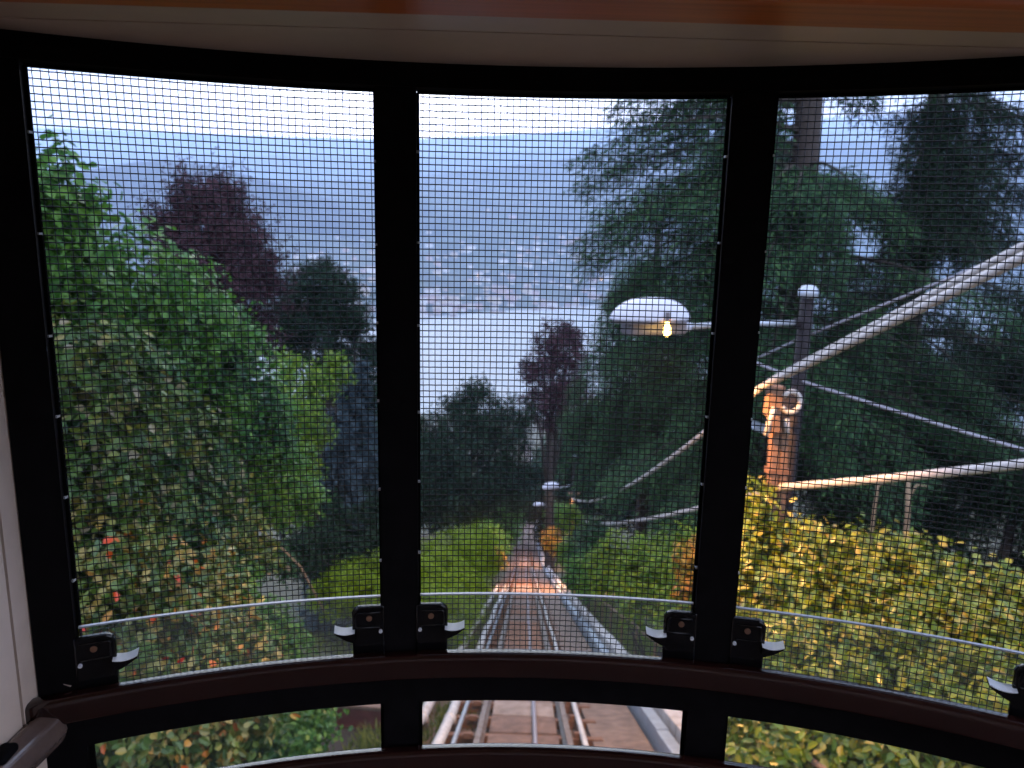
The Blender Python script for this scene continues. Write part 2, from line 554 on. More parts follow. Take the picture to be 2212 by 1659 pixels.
def kerb(name, x, w_, h, dz, mt, label, cat, y0=1.5, y1=330, seg=2.0, cap=None):
    """a long raised strip beside the track built of separate lengths"""
    root = empty(name, (tx(y0) + x, y0, track_z(y0)), label, cat)
    y = y0
    rs = random.Random(int(abs(x) * 100))
    while y < y1:
        L = seg if y < 46 else 20
        a, b = y + 0.012, y + L - 0.012
        j = rs.uniform(-0.012, 0.012)
        mb = MB()
        z0, z1 = track_z(a) + dz + j * 0.5, track_z(b) + dz + j * 0.5
        x0, x1 = tx(a) + x + j, tx(b) + x + j
        V = [(x0 - w_, a, z0 - 0.25), (x0 + w_, a, z0 - 0.25), (x0 + w_ * 0.94, a, z0 + h), (x0 - w_ * 0.94, a, z0 + h),
             (x1 - w_, b, z1 - 0.25), (x1 + w_, b, z1 - 0.25), (x1 + w_ * 0.94, b, z1 + h), (x1 - w_ * 0.94, b, z1 + h)]
        mb.add(V, [(0, 1, 2, 3), (7, 6, 5, 4), (0, 4, 5, 1), (1, 5, 6, 2), (2, 6, 7, 3), (3, 7, 4, 0)])
        mb.build('trough_section', mt, root, bevel=0.01 if y < 24 else 0)
        y += L
    return root
kerb('cable_trough', 1.60, 0.075, 0.10, -0.02, M['blue_grey'], 'blue grey metal cable trough running beside the track walkway', 'cable trough')
kerb('concrete_kerb', 1.86, 0.115, 0.16, -0.02, M['concrete_pale'], 'pale concrete kerb along the outer edge of the track', 'kerb')
def side_pipe(name, x, dz, r, mt, label, cat, y1=34):
    mb = MB()
    ys = np.arange(1.6, y1, 1.0)
    mb.tube([(tx(y) + x + 0.02 * math.sin(y * 1.1 + x), y, track_z(y) + dz + 0.015 * math.sin(y * 1.9)) for y in ys], r, 10)
    root = empty(name, (tx(1.6) + x, 1.6, track_z(1.6)), label, cat)
    mb.build('pipe', mt, root, smooth=True)
    for y in np.arange(2.2, y1 - 1, 3.0):                  # collars where the lengths join and the saddles that carry them
        c = Vector((tx(y) + x + 0.02 * math.sin(y * 1.1 + x), y, track_z(y) + dz + 0.015 * math.sin(y * 1.9)))
        t = Vector((0.056, 1, -0.4226)).normalized()
        MB().tube([c - t * 0.04, c + t * 0.04], r * 1.22, 10).build('collar', mt, root, smooth=True)
        MB().box((c.x - r * 1.3, c.y - 0.05, c.z - dz - 0.4), (c.x + r * 1.3, c.y + 0.05, c.z - r * 0.6)).build('saddle', M['concrete'], root)
    return root
side_pipe('water_pipe', -0.93, 0.02, 0.062, M['white_pipe'], 'pale pipe lying close to the left rail of the track', 'pipe')
side_pipe('water_pipe', -1.28, 0.04, 0.066, M['concrete_pale'], 'outer pale pipe lying on the grassy verge of the track', 'pipe')
# steel handrail down the outer side of the kerb
hr = empty('track_handrail', (tx(3) + 2.25, 3, track_z(3)), 'rusty brown handrail descending outside the concrete kerb', 'handrail')
MB().tube([(tx(y) + 2.25, y, track_z(y) + 0.55) for y in np.arange(3, 26, 1.0)], 0.028, 8).build('rail', M['wood_post'], hr, smooth=True)
for y in np.arange(3.5, 26, 2.0):
    MB().tube([(tx(y) + 2.25, y, track_z(y) - 0.3), (tx(y) + 2.25, y, track_z(y) + 0.55)], 0.022, 6).build('post', M['wood_post'], hr)

# paved path beside the track, on the left
def build_path():
    pts = [(-2.2, 3), (-2.3, 7), (-2.7, 10), (-3.6, 13), (-4.6, 17), (-5.4, 21), (-6.4, 27)]
    V, F = [], []
    for rel, y in pts:
        for k in np.linspace(-0.9, 0.9, 7):
            x = tx(y) + rel + k
            V.append((x, y, max(float(ground_z(x, y)), track_z(y) - 0.27) + 0.05))
    for i in range(len(pts) - 1):
        for k in range(6):
            a = i * 7 + k
            F.append((a, a + 1, a + 8, a + 7))
    o = mesh('path', V, F, M['asphalt'], smooth=True)
    tag(o, kind='structure')
build_path()

# ================================================================== PLANTS
def leaf_mesh(name, P, N, L, W, mt, parent, droop=0.0, jitter=0.7, axis=None, simple=False):
    """one leaf per point: P points, N facing directions (unit), L lengths, W widths"""
    n = len(P)
    L = np.broadcast_to(np.asarray(L, float), (n,)) * RNG.uniform(0.7, 1.25, n)
    W = np.broadcast_to(np.asarray(W, float), (n,)) * RNG.uniform(0.75, 1.2, n)
    N = N + RNG.normal(0, jitter, (n, 3))
    N /= np.linalg.norm(N, axis=1, keepdims=True) + 1e-9
    A = RNG.normal(0, 1, (n, 3)) if axis is None else axis + RNG.normal(0, 0.35, (n, 3))
    A[:, 2] -= droop
    A -= N * (A * N).sum(1, keepdims=True)
    A /= np.linalg.norm(A, axis=1, keepdims=True) + 1e-9
    B = np.cross(N, A)
    fold = RNG.uniform(0.05, 0.3, n)
    def pt(a, b, c):
        return P + A * (a * L)[:, None] + B * (b * W)[:, None] + N * (c * fold * W)[:, None]
    if simple:
        V = np.stack([pt(0, 0, 0), pt(0.45, 0.5, 0.6), pt(1, 0, 0), pt(0.45, -0.5, 0.6)], 1)
        F = np.array([[0, 1, 2, 3]])
        k = 4
    else:
        V = np.stack([pt(0, 0, 0), pt(0.28, 0.46, 0.7), pt(0.68, 0.40, 0.55), pt(1, 0, -0.25), pt(0.68, -0.40, 0.55), pt(0.28, -0.46, 0.7)], 1)
        F = np.array([[0, 1, 2, 3], [0, 3, 4, 5]])
        k = 6
    Fa = (F[None] + (np.arange(n) * k)[:, None, None]).reshape(-1, 4)
    o = fast(name, V.reshape(-1, 3), Fa, mt, parent)
    o['kind'] = 'stuff'
    return o

def blob_points(blobs, leaf_area, cover=1.8, clump=0.3, fill=0.25):
    Ps, Ns = [], []
    for (c, r) in blobs:
        r = np.array(r if hasattr(r, '__len__') else (r, r, r), float)
        rm = float(np.prod(r) ** (1 / 3))
        n = int(cover * 4 * math.pi * rm * rm / leaf_area)
        nk = max(6, int(14 * (rm / clump) ** 2 * 0.5))
        K = RNG.normal(0, 1, (nk, 3))
        K /= np.linalg.norm(K, axis=1, keepdims=True)
        K *= RNG.uniform(0.72, 1.08, (nk, 1))
        idx = RNG.integers(0, nk, n)
        off = RNG.normal(0, 1, (n, 3)) * clump * 0.42
        P = np.array(c) + K[idx] * r + off
        inner = RNG.random(n) < fill
        P[inner] = np.array(c) + (P[inner] - np.array(c)) * RNG.uniform(0.3, 0.9, (inner.sum(), 1))
        N = (P - np.array(c)) / r
        N /= np.linalg.norm(N, axis=1, keepdims=True) + 1e-9
        N[:, 2] += 0.55
        Ps.append(P)
        Ns.append(N)
    return np.concatenate(Ps), np.concatenate(Ns)

def px_blobs(lst):
    """(vx, vy, distance down the hill, radius in metres or three radii)"""
    return [(tuple(at(a, b, Y)), r) for a, b, Y, r in lst]

def stems(root, base, blobs, r0, mt, name='stem', k=5):
    base = Vector(base)
    rs = random.Random(len(blobs) + int(base.y * 10))
    bl = blobs if len(blobs) <= k else rs.sample(blobs, k)
    for c, r in bl:
        c = Vector(c)
        b = base + Vector((rs.uniform(-0.25, 0.25), rs.uniform(-0.25, 0.25), -0.1))
        mid = b.lerp(c, 0.5) + Vector((rs.uniform(-0.2, 0.2), rs.uniform(-0.2, 0.2), 0.25 * (c.z - b.z) * 0.3))
        MB().tube([b, b.lerp(mid, 0.6) + Vector((0, 0, 0.1)), mid, c], [r0, r0 * 0.8, r0 * 0.6, r0 * 0.2], 6).build(name, mt, root, smooth=True)

def shrub(name, label, cat, blobs, leaf, mt, cover=1.8, clump=0.22, fill=0.25, group=None, droop=0.3, stem=0.025, base=None, simple=False, jitter=0.7, part='foliage', sname='stem', k=5, smat=None):
    b = px_blobs(blobs) if not isinstance(blobs[0][0], tuple) else blobs
    cs = np.array([c for c, r in b])
    if base is None:
        x, y = float(cs[:, 0].mean()), float(cs[:, 1].mean())
        base = (x, y, float(ground_z(x, y)))
    root = empty(name, base, label, cat, group)
    P, N = blob_points(b, leaf[0] * leaf[1] * 0.62, cover, clump, fill)
    leaf_mesh(part, P, N, leaf[0], leaf[1], mt, root, droop, jitter, simple=simple)
    stems(root, base, b, stem, smat or M['bark'], sname, k)
    return root

def gz(vx, vy, Y):
    p = at(vx, vy, Y)
    return (p.x, p.y, float(ground_z(p.x, p.y)))

LF = {
    'vine': mat_leaf('vine_leaves', [(0.0, (0.035, 0.09, 0.03)), (1.0, (0.10, 0.19, 0.045)), (0.35, (0.05, 0.13, 0.035)), (0.7, (0.08, 0.17, 0.04))], 0.42, 0.35, 0.3),
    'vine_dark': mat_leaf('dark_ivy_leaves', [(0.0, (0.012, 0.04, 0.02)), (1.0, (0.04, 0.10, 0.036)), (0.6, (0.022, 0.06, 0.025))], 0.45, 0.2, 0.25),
    'autumn': mat_leaf('turning_leaves', [(0.0, (0.04, 0.08, 0.025)), (1.0, (0.45, 0.03, 0.03)), (0.35, (0.08, 0.135, 0.035)), (0.60, (0.13, 0.165, 0.045)), (0.78, (0.22, 0.20, 0.08)), (0.90, (0.32, 0.25, 0.09)), (0.965, (0.38, 0.20, 0.06)), (0.993, (0.44, 0.09, 0.04))], 0.4, 0.25, 0.5),
    'olive': mat_leaf('olive_leaves', [(0.0, (0.022, 0.05, 0.016)), (1.0, (0.21, 0.19, 0.15)), (0.4, (0.045, 0.09, 0.026)), (0.72, (0.085, 0.125, 0.035)), (0.9, (0.17, 0.16, 0.05))], 0.42, 0.25, 0.32),
    'yellowgreen': mat_leaf('yellow_green_leaves', [(0.0, (0.05, 0.11, 0.03)), (1.0, (0.19, 0.26, 0.05)), (0.5, (0.10, 0.18, 0.04))], 0.5, 0.4),
    'laurel': mat_leaf('laurel_leaves', [(0.0, (0.06, 0.10, 0.02)), (1.0, (0.28, 0.23, 0.07)), (0.35, (0.13, 0.18, 0.03)), (0.75, (0.24, 0.25, 0.045)), (0.92, (0.30, 0.25, 0.07))], 0.35, 0.3, 0.5),
    'hedge': mat_leaf('clipped_hedge_leaves', [(0.0, (0.08, 0.14, 0.02)), (1.0, (0.22, 0.30, 0.04))], 0.55, 0.4),
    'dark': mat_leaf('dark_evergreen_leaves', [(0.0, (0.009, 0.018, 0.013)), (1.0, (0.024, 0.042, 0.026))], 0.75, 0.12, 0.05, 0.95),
    'spruce': mat_leaf('blue_spruce_needles', [(0.0, (0.03, 0.045, 0.055)), (1.0, (0.07, 0.095, 0.11))], 0.75, 0.12, 0.05, 0.95),
    'purple': mat_leaf('purple_beech_leaves', [(0.0, (0.028, 0.018, 0.022)), (1.0, (0.075, 0.045, 0.052))], 0.75, 0.12, 0.05, 0.95),
    'cedar': mat_leaf('cedar_needles', [(0.0, (0.016, 0.032, 0.022)), (1.0, (0.055, 0.10, 0.045)), (0.6, (0.03, 0.06, 0.034))], 0.75, 0.12, 0.05, 1.15),
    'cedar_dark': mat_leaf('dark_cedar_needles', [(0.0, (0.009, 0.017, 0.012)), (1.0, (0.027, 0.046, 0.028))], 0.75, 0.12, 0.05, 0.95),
    'orange': mat_leaf('orange_bush_leaves', [(0.0, (0.08, 0.08, 0.03)), (1.0, (0.26, 0.13, 0.05)), (0.5, (0.16, 0.14, 0.04))], 0.5, 0.3),
    'grass': mat_leaf('grass_blades', [(0.0, (0.05, 0.08, 0.025)), (1.0, (0.15, 0.17, 0.06))], 0.6, 0.3),
}

# ---- left bank: creeper and shrubs that run down beside the track
shrub('climbing_vine', 'sparse bright green vine shoots rising at the top of the left bank', 'vine',
      [(95, 360, 5.2, .20), (120, 430, 5.2, .26), (150, 500, 5.3, .26), (100, 560, 5.2, .25), (175, 450, 5.5, .16), (60, 470, 5.0, .3)], (.085, .055), LF['vine'], cover=1.1, clump=0.14, stem=0.012, base=tuple(at(110, 760, 5.4)))
shrub('creeper_bank', 'tall bright green creeper covering the crest of the left bank', 'creeper',
      [(190, 640, 5.8, .42), (290, 620, 6.3, .42), (370, 660, 6.8, .40), (330, 740, 6.6, .5), (440, 740, 7.6, .48), (500, 820, 8.6, .5), (430, 860, 7.6, .5),
       (545, 900, 9.5, .5), (590, 1000, 10.3, .5), (520, 980, 9.2, .5), (640, 1080, 11.2, .42), (560, 1090, 10.4, .45), (120, 640, 5.4, .4)], (.075, .055), LF['vine'], cover=1.7, clump=0.2, base=tuple(at(420, 1000, 8.6)), k=6)
shrub('ivy_and_shade_mound', 'dark glossy ivy mound in the middle of the bright creeper', 'ivy',
      [(490, 760, 7.9, .34), (530, 850, 8.7, .36), (490, 900, 8.2, .4), (570, 950, 9.4, .34), (440, 790, 7.3, .3)], (.07, .055), LF['vine_dark'], cover=1.9, clump=0.2, base=tuple(at(500, 1050, 9.0)))
shrub('bramble_bush', 'olive and pale dead leaved bramble hanging over the left bank', 'bush',
      [(150, 760, 5.0, .40), (230, 830, 5.4, .40), (180, 900, 5.0, .42), (320, 900, 6.0, .40), (270, 980, 5.6, .45), (400, 960, 6.6, .36), (370, 1060, 6.3, .42),
       (460, 1060, 7.2, .34), (180, 1040, 5.0, .42), (290, 1120, 5.6, .42), (520, 1150, 8.0, .30), (430, 1160, 6.9, .36), (580, 1200, 8.8, .22)], (.08, .05), LF['olive'], cover=1.0, clump=0.12, base=tuple(at(300, 1250, 5.9)), smat=M['twig'], k=9, stem=0.012)
shrub('autumn_shrub', 'shrub with yellow, orange and red turning leaves below the bramble', 'shrub',
      [(200, 1180, 4.9, .40), (300, 1230, 5.3, .40), (400, 1230, 5.9, .36), (230, 1310, 4.9, .40), (340, 1330, 5.3, .40), (450, 1320, 6.0, .36), (280, 1420, 4.9, .38),
       (400, 1420, 5.4, .38), (500, 1400, 6.0, .34), (560, 1450, 6.1, .30), (300, 1530, 4.8, .38), (420, 1540, 5.1, .38), (250, 1620, 4.5, .38), (380, 1640, 4.8, .36), (510, 1560, 5.3, .34)], (.08, .05), LF['autumn'], cover=1.15, clump=0.13, base=tuple(at_z(330, 1700, -4.4)), smat=M['twig'], k=7, stem=0.012)
shrub('green_shrub', 'fresh green shrub at the foot of the bank beside the path', 'shrub',
      [(480, 1290, 6.6, .30), (560, 1340, 6.9, .28), (600, 1400, 6.9, .25), (620, 1460, 6.7, .25), (640, 1560, 6.2, .26), (600, 1620, 5.8, .3), (680, 1570, 6.5, .18), (530, 1480, 6.2, .3)], (.07, .045), LF['vine'], cover=1.7, clump=0.16, base=tuple(at(600, 1640, 6.0)))
shrub('dark_shrub', 'small dark rounded shrub in the hollow below the creeper', 'shrub',
      [(530, 1205, 10.5, (.35, .35, .28)), (590, 1215, 10.8, (.35, .35, .26)), (500, 1240, 10.2, .25)], (.06, .04), LF['vine_dark'], cover=1.8, clump=0.14, base=tuple(at(550, 1260, 10.6)))
tw = empty('arching_branch', at(640, 1230, 10.2), 'bare tan branch arching over the dark rounded shrub', 'branch')
MB().tube([at(700, 1320, 10.4), at(650, 1225, 10.2), at(610, 1185, 10.1), at(575, 1168, 10.1), at(530, 1180, 10.0)], [.013, .012, .010, .008, .004], 6).build('stem', M['twig'], tw, smooth=True)

shrub('ivy_and_shade_mound', 'dark leaves added as shading in the bank behind bramble and autumn leaves', 'ivy',
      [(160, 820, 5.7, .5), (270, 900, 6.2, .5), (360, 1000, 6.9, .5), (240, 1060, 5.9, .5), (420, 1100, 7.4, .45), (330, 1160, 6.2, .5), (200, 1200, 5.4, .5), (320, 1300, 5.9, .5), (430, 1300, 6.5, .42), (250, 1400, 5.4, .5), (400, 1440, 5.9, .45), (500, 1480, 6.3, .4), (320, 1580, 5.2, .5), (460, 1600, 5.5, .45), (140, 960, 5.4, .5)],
      (.07, .05), LF['vine_dark'], cover=1.5, clump=0.2, base=tuple(at(300, 1300, 6.3)))  # dark leaf mass added as shade for the gaps between the front leaves
# ---- bushes and trees beyond the bank
shrub('yellow_green_bush', 'loose yellow green bush rising beyond the creeper', 'bush',
      [(615, 830, 14, .45), (680, 830, 14.6, .36), (715, 800, 14.8, .28), (640, 900, 14, .5), (590, 900, 13, .5), (670, 930, 14.4, .4), (630, 1000, 13.6, .5), (735, 820, 15, .2), (630, 780, 14.3, .2)], (.10, .06), LF['yellowgreen'], cover=1.5, clump=0.25, base=tuple(at(660, 1110, 13.8)), simple=True)

def blob_tree(name, label, base, blobs, leaf, mt, trunk_r, group=None, cover=1.5, clump=0.5, fill=0.3, limbs=6, simple=True, spikes=0, cat='tree', droop=0.2):
    b = px_blobs(blobs) if not isinstance(blobs[0][0], tuple) else blobs
    root = empty(name, base, label, cat, group)
    P, N = blob_points(b, leaf[0] * leaf[1] * 0.62, cover, clump, fill)
    if spikes:
        cs = np.array([c for c, r in b]).mean(0)
        pick = RNG.integers(0, len(P), spikes)
        D = P[pick] - cs
        D /= np.linalg.norm(D, axis=1, keepdims=True)
        D[:, 2] += 0.6
        D /= np.linalg.norm(D, axis=1, keepdims=True)
        t = np.linspace(0, 1, 14)
        S = P[pick][:, None] + D[:, None] * (t[None, :, None] * RNG.uniform(0.3, 1.0, (spikes, 1, 1)))
        S = S.reshape(-1, 3) + RNG.normal(0, 0.035, (spikes * 14, 3))
        P = np.concatenate([P, S])
        N = np.concatenate([N, np.repeat(D, 14, 0)])
    leaf_mesh('crown', P, N, leaf[0], leaf[1], mt, root, droop, simple=simple)
    bs = Vector(base)
    top = Vector(np.array([c for c, r in b]).mean(0))
    rs = random.Random(int(abs(bs.x * 7 + bs.y)))
    mid = bs.lerp(top, 0.55) + Vector((rs.uniform(-.2, .2), rs.uniform(-.2, .2), 0))
    tr = MB().tube([bs - Vector((0, 0, .3)), bs + Vector((0, 0, .2)), bs.lerp(mid, .5), mid, top], [trunk_r * 1.35, trunk_r * 1.1, trunk_r * .9, trunk_r * .75, trunk_r * .3], 10).build('trunk', M['bark'], root, smooth=True)
    for c, r in (b if len(b) <= limbs else rs.sample(b, limbs)):
        c = Vector(c)
        s = bs.lerp(mid, rs.uniform(.6, 1.0))
        MB().tube([s, s.lerp(c, .5) + Vector((0, 0, .12 * (c - s).length)), c], [trunk_r * .45, trunk_r * .3, trunk_r * .08], 6).build('limb', M['bark'], root, smooth=True)
    return root

blob_tree('purple_beech_tree', 'rounded dark purple beech tree standing above the left bank', gz(480, 900, 25),
          [(440, 480, 25, 1.25), (520, 540, 25, 1.2), (400, 560, 24.5, 1.1), (470, 600, 24.5, 1.4), (540, 640, 25, 1.0), (360, 500, 25, .75), (480, 430, 25, .7), (420, 430, 25.2, .7), (560, 580, 25, .7), (540, 720, 25, .9)],
          (.13, .08), LF['purple'], .3, cover=1.5, clump=.32, spikes=700)
blob_tree('round_evergreen_tree', 'round crowned dark evergreen tree right of the purple beech', gz(690, 900, 31),
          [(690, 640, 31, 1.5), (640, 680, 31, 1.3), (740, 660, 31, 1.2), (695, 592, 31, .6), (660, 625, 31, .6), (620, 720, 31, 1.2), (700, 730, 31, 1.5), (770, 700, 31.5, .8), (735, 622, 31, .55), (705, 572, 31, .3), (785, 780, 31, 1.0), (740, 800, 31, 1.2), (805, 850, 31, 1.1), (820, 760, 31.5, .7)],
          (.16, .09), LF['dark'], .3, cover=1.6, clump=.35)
def conifer(name, label, base, height, rad, mt, n=70, per=150, needle=(.22, .06), trunk_r=.15, group=None, droop=0.5, seed=1):
    root = empty(name, base, label, 'tree', group)
    bs = Vector(base)
    rs = np.random.default_rng(seed)
    MB().tube([bs - Vector((0, 0, .3)), bs + Vector((0, 0, height * .5)), bs + Vector((0, 0, height))], [trunk_r, trunk_r * .6, .02], 8).build('trunk', M['bark'], root, smooth=True)
    Ps, Ns, As = [], [], []
    for i in range(n):
        t = .08 + .9 * i / n
        a = i * 2.4 + rs.uniform(-.3, .3)
        Lb = rad * (1 - t) ** .8 * rs.uniform(.75, 1.1) + .15
        s = rs.uniform(0.1, 1, per)
        lat = rs.normal(0, .22, per) * Lb * (1.15 - s)
        z = height * t + Lb * (.10 * s - droop * s * s) + rs.normal(0, .06, per)
        ca, sa = math.cos(a), math.sin(a)
        Ps.append(np.stack([bs.x + ca * s * Lb - sa * lat, bs.y + sa * s * Lb + ca * lat, bs.z + z], 1))
        Ns.append(np.tile([ca * .3, sa * .3, 1.0], (per, 1)))
        As.append(np.stack([ca + rs.normal(0, .5, per), sa + rs.normal(0, .5, per), -.4 + rs.normal(0, .3, per)], 1))
    leaf_mesh('crown', np.concatenate(Ps), np.concatenate(Ns), needle[0], needle[1], mt, root, 0, .4, axis=np.concatenate(As), simple=True)
    return root
p = gz(775, 1200, 19)
conifer('spruce_tree', 'slim blue grey spruce standing beyond the yellow green bush', p, at(775, 770, 19).z - p[2], 1.5, LF['spruce'], n=90, per=130, seed=4)
p = gz(735, 1250, 16.5)
conifer('spruce_tree', 'short blue grey spruce beside the slim spruce', p, at(735, 880, 16.5).z - p[2], 1.1, LF['spruce'], n=70, per=120, seed=6)
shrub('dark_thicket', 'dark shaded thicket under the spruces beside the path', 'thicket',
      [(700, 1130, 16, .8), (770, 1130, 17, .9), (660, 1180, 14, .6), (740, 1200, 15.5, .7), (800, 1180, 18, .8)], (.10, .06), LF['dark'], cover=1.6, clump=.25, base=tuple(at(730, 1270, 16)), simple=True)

def rel(r, y): return (tx(y) + r, y)
shrub('clipped_hedge', 'rounded bright green hedge along the left side of the track', 'hedge',
      [(925, 1240, 16.5, .75), (975, 1212, 18.5, .8), (1022, 1190, 21, .8), (955, 1285, 15.5, .7), (1005, 1262, 17.5, .65), (1045, 1212, 23, .6), (890, 1272, 15, .7), (1035, 1178, 25, .6), (985, 1330, 14, .5), (930, 1320, 14, .6)],
      (.065, .042), LF['hedge'], cover=1.5, clump=.2, base=gz(960, 1290, 17), simple=True, jitter=.45, fill=.15)
shrub('clipped_hedge', 'low rounded green hedge between the path and the spruces', 'hedge',
      [(715, 1285, 13.5, .40), (755, 1262, 14.2, .45), (800, 1250, 14.8, .5), (785, 1290, 14, .4), (840, 1255, 15, .5)], (.065, .042), LF['hedge'], cover=1.5, clump=.18, base=gz(760, 1300, 14), simple=True, jitter=.45, fill=.15)

# small dark shed past the hedge
sh = empty('garden_shed', (tx(33) - 4.9, 33, track_z(33) - .3), 'small dark boarded shed beyond the broad clipped hedge', 'shed')
b = Vector(sh.location)
for i in range(9):
    MB().box((b.x - 1.2 + i * .268, b.y - 1.0, b.z), (b.x - .945 + i * .268, b.y - .96, b.z + 2.3)).build('board', M['dark_wood'], sh)
MB().box((b.x - 1.2, b.y - .955, b.z), (b.x + 1.2, b.y + 1, b.z + 2.3)).build('wall', M['dark_wood'], sh)
MB().add([(b.x - 1.4, b.y - 1.2, b.z + 2.3), (b.x + 1.4, b.y - 1.2, b.z + 2.3), (b.x + 1.4, b.y + 1.2, b.z + 2.3), (b.x - 1.4, b.y + 1.2, b.z + 2.3), (b.x - 1.4, b.y, b.z + 2.95), (b.x + 1.4, b.y, b.z + 2.95)],
         [(0, 1, 5, 4), (2, 3, 4, 5), (0, 4, 3), (1, 2, 5), (0, 3, 2, 1)]).build('roof', M['dark_wood'], sh)
# low red wall at the path
lw = empty('low_wall', at(780, 1560, 8.6), 'low dull red wall beside the path', 'wall')
a, b = Vector((tx(8.6) - 3.2, 8.8, track_z(8.7) - .3)), Vector((tx(8.6) - 1.5, 8.6, track_z(8.7) - .3))
MB().obox((a + b) / 2 + Vector((0, 0, .2)), (b - a) / 2, (0.0, .09, 0), (0, 0, .2)).build('wall', M['brick_red'], lw, bevel=.012)
MB().obox((a + b) / 2 + Vector((0, 0, .43)), (b - a) / 2 * 1.02, (0.0, .12, 0), (0, 0, .03)).build('coping', M['concrete'], lw, bevel=.01)

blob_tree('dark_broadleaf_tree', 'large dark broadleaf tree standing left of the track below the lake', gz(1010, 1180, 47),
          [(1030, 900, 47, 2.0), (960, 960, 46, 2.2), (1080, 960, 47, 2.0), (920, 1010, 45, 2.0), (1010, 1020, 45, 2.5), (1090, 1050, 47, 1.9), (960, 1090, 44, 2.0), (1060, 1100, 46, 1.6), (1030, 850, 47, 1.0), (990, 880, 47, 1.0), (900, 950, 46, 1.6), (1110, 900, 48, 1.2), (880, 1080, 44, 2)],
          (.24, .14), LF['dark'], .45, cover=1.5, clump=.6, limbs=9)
blob_tree('copper_beech_tree', 'drooping copper beech tree at the edge of the lake view', gz(1195, 1000, 54),
          [(1200, 740, 54, 1.6), (1230, 770, 54, 1.6), (1170, 790, 54, 1.5), (1210, 830, 54, 1.8), (1180, 880, 54, 1.6), (1240, 870, 54, 1.8), (1150, 800, 54, .8), (1150, 860, 54, .9), (1230, 720, 54, 1.0)],
          (.24, .14), LF['purple'], .4, cover=1.35, clump=.5, limbs=8)

# ---- cedars on the right
def cedar(name, label, trunk_pts, trunk_r, branches, mt, per=1300, seed=1, spread=0.9, needle=(.20, .05), hang=0.8, group=None):
    """branches: (start z on trunk, tip Vector, half width of the fan)"""
    tp = [Vector(p_) for p_ in trunk_pts]
    root = empty(name, tp[0], label, 'tree', group)
    n = len(tp)
    MB().tube(tp, [trunk_r * (1.25 - 0.9 * i / (n - 1)) for i in range(n)], 14).build('trunk', M['bark'], root, smooth=True)
    def trunk_at(z):
        for a_, b_ in zip(tp[:-1], tp[1:]):
            if a_.z <= z <= b_.z: return a_.lerp(b_, (z - a_.z) / (b_.z - a_.z))
        return tp[-1] if z > tp[-1].z else tp[0]
    rs = np.random.default_rng(seed)
    Ps, Ns, As = [], [], []
    for z0, tip, hw in branches:
        s0 = trunk_at(z0)
        tip = Vector(tip)
        Lb = (tip - s0).length
        mid = s0.lerp(tip, .5) + Vector((0, 0, .10 * Lb))
        MB().tube([s0, s0.lerp(mid, .6) + Vector((0, 0, .03 * Lb)), mid, mid.lerp(tip, .6) + Vector((0, 0, .02 * Lb)), tip], [.02 + .010 * Lb, .018 + .008 * Lb, .015 + .005 * Lb, .012, .005], 6).build('limb', M['bark'], root, smooth=True)
        k = int(per * (0.35 + Lb / 6))
        s = rs.uniform(.18, 1.02, k) ** .8
        p0, p1, p2 = (np.array(v) for v in (s0, mid + (mid - s0.lerp(tip, .5)), tip))
        C = (1 - s)[:, None] ** 2 * p0 + (2 * s * (1 - s))[:, None] * p1 + (s ** 2)[:, None] * p2
        d = np.array(tip - s0); d[2] = 0; d /= np.linalg.norm(d) + 1e-9
        sd = np.array([-d[1], d[0], 0])
        # side twigs: clusters at discrete stations
        st = np.round(rs.uniform(-1, 1, k) * 4) / 4 + rs.normal(0, .07, k)
        wdt = hw * (1.1 - .75 * s) * np.clip(s * 3, .3, 1)
        lat = st * wdt
        hg = np.abs(rs.normal(0, 1, k)) * hang * .45 + (lat / (hw + .01)) ** 2 * .35 * hw
        P = C + sd * lat[:, None] + d * rs.normal(0, .10, (k, 1)) + d * np.abs(lat)[:, None] * .5
        P[:, 2] += -hg + rs.normal(0, .05, k)
        Ps.append(P)
        Ns.append(np.tile([0, 0, 1.0], (k, 1)) + d * .3)
        As.append(d[None] * .7 + sd * np.sign(lat)[:, None] * .6 + np.stack([np.zeros(k), np.zeros(k), -.5 - 1.2 * hg], 1))
    leaf_mesh('crown', np.concatenate(Ps), np.concatenate(Ns), needle[0], needle[1], mt, root, 0, .45, axis=np.concatenate(As), simple=True)
    return root

rs = random.Random(5)
t1 = at(1742, 300, 20)
tz = float(ground_z(t1.x, t1.y))
tips = [(1330, 226, 19, 3.9), (1400, 262, 20, 3.7), (1450, 235, 21, 4.2), (1262, 335, 18.5, 3.0), (1330, 350, 20, 3.0), (1265, 395, 19, 2.4), (1300, 455, 18, 1.9), (1255, 520, 18.5, 1.2), (1270, 560, 19.5, .9),
        (1330, 480, 21, 1.6), (1400, 420, 21.5, 2.2), (1390, 560, 18, 1.0), (1330, 640, 19, 0.2), (1430, 600, 17.5, .4), (1480, 520, 22, 1.4), (1500, 640, 17, 0), (1500, 340, 18, 3.0), (1480, 420, 17.5, 2.0), (1520, 560, 17, 1.0),
        (1800, 425, 16.5, 1.7), (1880, 440, 17, 2.2), (1720, 425, 16, 1.6), (1650, 430, 16.5, 1.9), (1930, 470, 17.5, 1.8), (1700, 540, 16, 1), (1800, 560, 16.5, 1.0), (1620, 560, 16.3, .8),
        (1600, 260, 21, 4.4), (1640, 330, 22.5, 3.2), (1870, 225, 23.5, 4.6), (1560, 300, 19, 3.8)]
br = []
